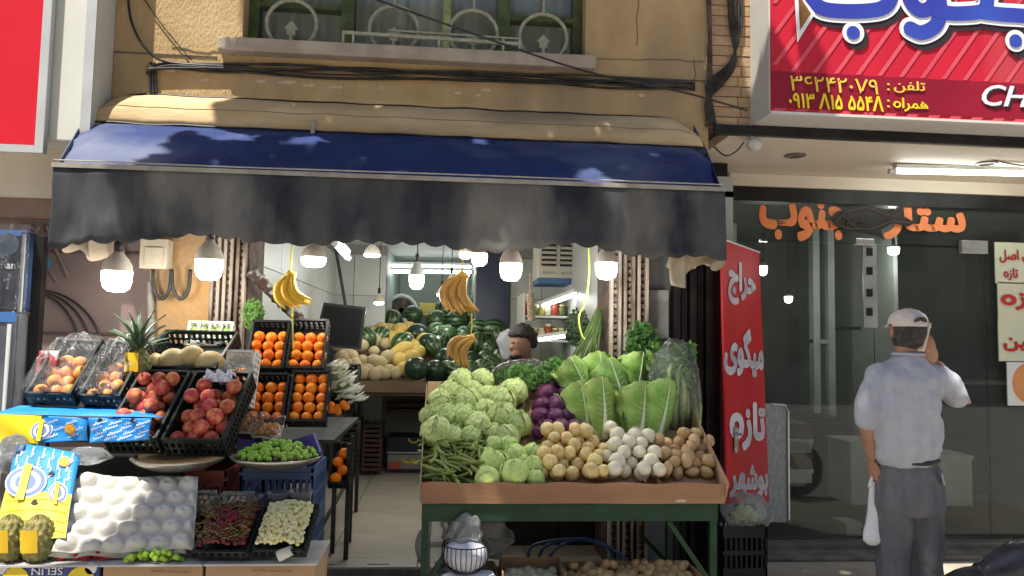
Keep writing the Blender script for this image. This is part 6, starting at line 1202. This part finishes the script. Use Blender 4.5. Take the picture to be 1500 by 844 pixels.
part(MB().tube([A(1331,520)+Vector((.072*math.cos(a), .074*math.sin(a), .004)) for a in [k*math.pi/12 for k in range(24)]], .009, 8, closed=True), 'collar', m_shirt, man, True)
ph = A(1350,494,-.06); solo(MB().box((-.008,-.036,-.075), (.008,.036,.075), .006), 'phone', M('phone_gold', (.6,.5,.36), (.5,.42,.3), 9, .3, metal=.3), 'slim pale phone held at the ear of the man in the cap', 'phone', None, False, 0, TRS(ph, (0,R(18),R(10))))
bgp = A(1281,750,.02); t = thing('carrier_bag', 'white plastic carrier bag hanging from the left hand of the man', 'bag', bgp)
def bagv(u, v):
    a = u*6.2832; w_ = .012+.052*v**.8; q = noise.noise(Vector((math.cos(a)*1.3, math.sin(a)*1.3, v*3))); w_ *= 1+.16*q+.10*math.sin(a*5+v*4)*(1-v*.6)
    if v > .94: w_ *= 1-(v-.94)*8
    return bgp+Vector((w_*math.cos(a), w_*.62*math.sin(a), .15-.31*v+.01*q))
part(MB().grid(bagv, 48, 30), 'sack', m_wbag, t, True)
for s in (-1, 1): part(MB().tube([bgp+Vector((s*.02,.0,.12)), bgp+Vector((s*.012,0,.17)), A(1281,694,.02)+Vector((.004*s,0,-.004))], [.014,.007,.005], 8), 'handle', m_wbag, t, True)
# shopkeeper behind the lettuces
sk = at(763,505,.9); kp = thing('person', 'dark haired shopkeeper in black looking down behind the lettuces', 'person', (sk.x,.95,FZ)); b2 = MB(); b2.sphere(sk, .098, 22, 16, (.85,1,1.18)); b2.sphere(sk+Vector((-.075,-.055,-.025)), .018, 8, 6); b2.sphere(sk+Vector((-.035,-.04,-.07)), .045, 12, 8)
limb(b2, [sk+Vector((.03,.03,-.07)), sk+Vector((.06,.06,-.17))], [.055,.058]); loft(b2, [((sk.x+.05,.98,FZ+.02),.12,.09),((sk.x+.05,.98,FZ+.5),.14,.10),((sk.x+.05,.98,FZ+.9),.15,.10),((sk.x+.06,.97,sk.z-.25),.17,.10),((sk.x+.06,.96,sk.z-.19),.10,.08)])
for s in (-1, 1):
    limb(b2, [Vector((sk.x+.06+s*.17,.96,sk.z-.27)), Vector((sk.x+.05+s*.2,.90,sk.z-.52)), Vector((sk.x+s*.1,.72,sk.z-.60))], [.055,.042,.03]); hb = Vector((sk.x+s*.1,.70,sk.z-.60)); b2.sphere(hb, .036, 10, 8, (.8,1,.5))
    for k in range(5): limb(b2, [hb+Vector((-.024+.012*k,-.02,0)), hb+Vector((-.028+.014*k,-.055,-.006)), hb+Vector((-.028+.014*k,-.075,-.018))], [.009,.008,.007])
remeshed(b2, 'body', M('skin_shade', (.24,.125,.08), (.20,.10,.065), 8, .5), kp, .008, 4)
s2 = MB(); loft(s2, [((sk.x+.05,.98,FZ+.75),.17,.13),((sk.x+.06,.97,sk.z-.30),.2,.13),((sk.x+.06,.96,sk.z-.20),.13,.10),((sk.x+.055,.955,sk.z-.15),.075,.075)])
for s in (-1, 1): limb(s2, [Vector((sk.x+.06+s*.16,.96,sk.z-.27)), Vector((sk.x+.05+s*.2,.92,sk.z-.46))], [.075,.062])
remeshed(s2, 'shirt', M('black_cloth', (.015,.015,.016), (.025,.024,.024), 5, .85), kp, .012, 6)
s3 = MB(); 
for s in (-1, 1): limb(s3, [Vector((sk.x+.05+s*.08,.98,FZ+.78)), Vector((sk.x+.05+s*.09,.98,FZ+.04))], [.10,.07])
remeshed(s3, 'trousers', MATS['trouser_cloth'], kp, .012, 6)
part(MB().sphere(sk+Vector((.012,.008,.034)), .114, 36, 26, (.94,1.04,1.04), lambda d: (1+.16*noise.noise(d*6)+.05*noise.noise(d*15)) if (d.z > .22 or (d.x*.8+d.y*.7 > .05 and d.z > -.55)) else .78), 'hair', M('hair_black', (.010,.009,.009), (.02,.018,.018), 40, .6, .6, 90), kp, True)
part(MB().sphere(sk+Vector((-.036,-.043,-.078)), .048, 16, 12, (1,1,.85), lambda d: 1.03 if d.z < .1 else .8), 'beard', MATS['hair_black'], kp, True)
part(MB().sphere(sk+Vector((-.06,-.07,.012)), 1, 8, 6, (.018,.006,.005)).sphere(sk+Vector((-.02,-.088,.012)), 1, 8, 6, (.018,.006,.005)), 'eyebrow', MATS['hair_black'], kp, True)
solo(blob(at(744,505,1.5), .09, (.9,.3,1.3), 31, amp=.25), 'white_bag', M('grey_plastic', (.34,.35,.36), (.28,.29,.3), 5, .5, .4, 14), 'white plastic bag hanging behind the shopkeeper', 'bag', None, True)
# ================================================================ motorcycle at the kerb
mo = at(1468,838,-1.15); mz = mo.z; mt = thing('motorcycle', 'dark motorcycle parked on the pavement with its glossy seat showing', 'motorcycle', (mo.x+.3,-1.15,0)); m_seat = M('seat_vinyl', (.02,.02,.025), (.035,.035,.045), 12, .25, .2, 30); m_tank = M('tank_paint', (.03,.03,.05), (.045,.045,.065), 3, .15, coat=.6)
part(MB().tube(smoothp([(mo.x-.12,-1.15,mz-.02),(mo.x+.02,-1.15,mz+.02),(mo.x+.13,-1.15,mz+.05),(mo.x+.26,-1.15,mz+.03)], 5), [.05+.05*math.sin(min(1, i/9)*1.5) for i in range(16)], 14), 'seat', m_seat, mt, True)
part(MB().sphere((mo.x+.36,-1.15,mz+.05), 1, 22, 14, (.22,.13,.11)), 'tank', m_tank, mt, True); part(MB().tube([(mo.x-.16,-1.15,mz-.06),(mo.x-.28,-1.15,mz-.10)], [.05,.03], 10), 'tail', m_tank, mt, True)
for x in (mo.x-.12, mo.x+1.08):
    w_ = part(MB().tube([(x+.24*math.cos(a),-1.15,.288+.24*math.sin(a)) for a in [k*math.pi/18 for k in range(36)]], .045, 10, closed=True), 'wheel', m_black, mt, True); part(MB().tube([(x+.19*math.cos(a),-1.15,.288+.19*math.sin(a)) for a in [k*math.pi/18 for k in range(36)]], .012, 8, closed=True), 'rim', MATS['steel'], w_, True)
    for k in range(8): a = k*math.pi/4; part(MB().tube([(x,-1.15,.288),(x+.19*math.cos(a),-1.15,.288+.19*math.sin(a))], .004, 5), 'spoke', MATS['steel'], w_)
part(MB().tube([(mo.x-.12,-1.15,.288),(mo.x+.1,-1.15,mz-.06),(mo.x+.55,-1.15,mz-.02),(mo.x+.8,-1.15,mz+.15)], .022, 8).tube([(mo.x+.1,-1.15,mz-.06),(mo.x+.3,-1.15,.25),(mo.x+.6,-1.15,mz-.05)], .022, 8), 'frame', m_dark, mt); part(MB().tube([(mo.x+1.08,-1.15,.288),(mo.x+.8,-1.15,mz+.2)], .025, 8), 'fork', MATS['steel'], mt); part(MB().tube([(mo.x+.72,-1.45,mz+.30),(mo.x+.8,-1.3,mz+.25),(mo.x+.8,-1.0,mz+.25),(mo.x+.72,-.85,mz+.30)], .013, 8), 'handlebar', m_dark, mt)
part(MB().box((mo.x+.15,-1.25,.22), (mo.x+.5,-1.05,.48), .05), 'engine', MATS['steel'], mt); part(MB().sphere((mo.x+.92,-1.15,mz+.12), .085, 16, 10), 'headlight', m_tank, mt, True)
# ================================================================ unseen tree added behind the camera, crown shaped to throw the shop shade
tree = thing('added_shade_tree', 'unseen leafy tree added behind the camera, crown shaped to shade the shops', 'tree', (-3.6,-3.4,0)); m_bark = M('bark', (.16,.12,.08), (.24,.19,.14), 8, .9, .8, 20)
part(MB().tube(smoothp([(-3.6,-3.4,-.01),(-3.55,-3.35,2),(-3.3,-3.2,4.2),(-2.2,-2.8,6.0),(-.8,-2.4,7.2)], 5), [.16-.005*i for i in range(21)], 10), 'trunk', m_bark, tree, True)
for k in range(7): b0 = Vector((-3.0+.35*k,-3.1+.1*k,4.6+.4*k)); part(MB().tube([b0, b0+Vector((random.uniform(-.4,.9), random.uniform(-.6,.9), random.uniform(.5,1.3)))], [.06,.015], 7), 'limb', m_bark, tree, True)
lv = MB(); nl = 0
while nl < 6500:
    x, y = random.uniform(-1.5, 3.1), random.uniform(-1.7, 1.7)
    lo_ = -1.2+.067*(y+1.3) if y < -.25 else -1.13+.54*(y+.25)
    edge = noise.noise(Vector((x*1.6, y*1.6, 2)))*.22
    if x < lo_+edge or x > 2.75+edge*1.6: continue
    if noise.noise(Vector((x*2.0, y*2.0, 7))) > .36: continue
    c = Vector((x, y, .7))+SUNV*random.uniform(5.4, 8.4)
    a = random.uniform(0,6.283); d = Vector((math.cos(a), math.sin(a), random.uniform(-.4,.4)))*.085; e = Vector((-math.sin(a), math.cos(a), random.uniform(-.5,.5)))*.06
    lv.add([c-d, c+e-d*.2, c+d, c-e-d*.2], [(0,1,2,3)]); nl += 1
part(lv, 'crown', M('tree_leaf', (.05,.10,.025), (.09,.15,.04), 3, .6), tree)['kind'] = 'stuff'

# ================================================================ unseen building across the street, added to cut blue sky light and darken reflections
ob = thing('added_facing_building', 'unseen long cream building added across the street to block sky light', 'building', (0,-17,0)); m_fb = M('facing_render', (.60,.54,.45), (.54,.48,.40), .6, .9, .2, 20)
part(MB().box((-30,-22,-.05), (30,-17,11)), 'wall', m_fb, ob); part(MB().box((-30.2,-22.2,11), (30.2,-16.7,11.3)), 'roof', m_sillm, ob)
for i in range(14):
    for j in range(3):
        x, z = -22+i*3.3, .9+j*3.1; wn_ = part(MB().box((x,-17.02,z), (x+1.5,-16.98,z+1.6)), 'window', m_grey, ob); part(MB().box((x+.08,-16.975,z+.08), (x+1.42,-16.965,z+1.52)), 'pane', m_black, wn_)
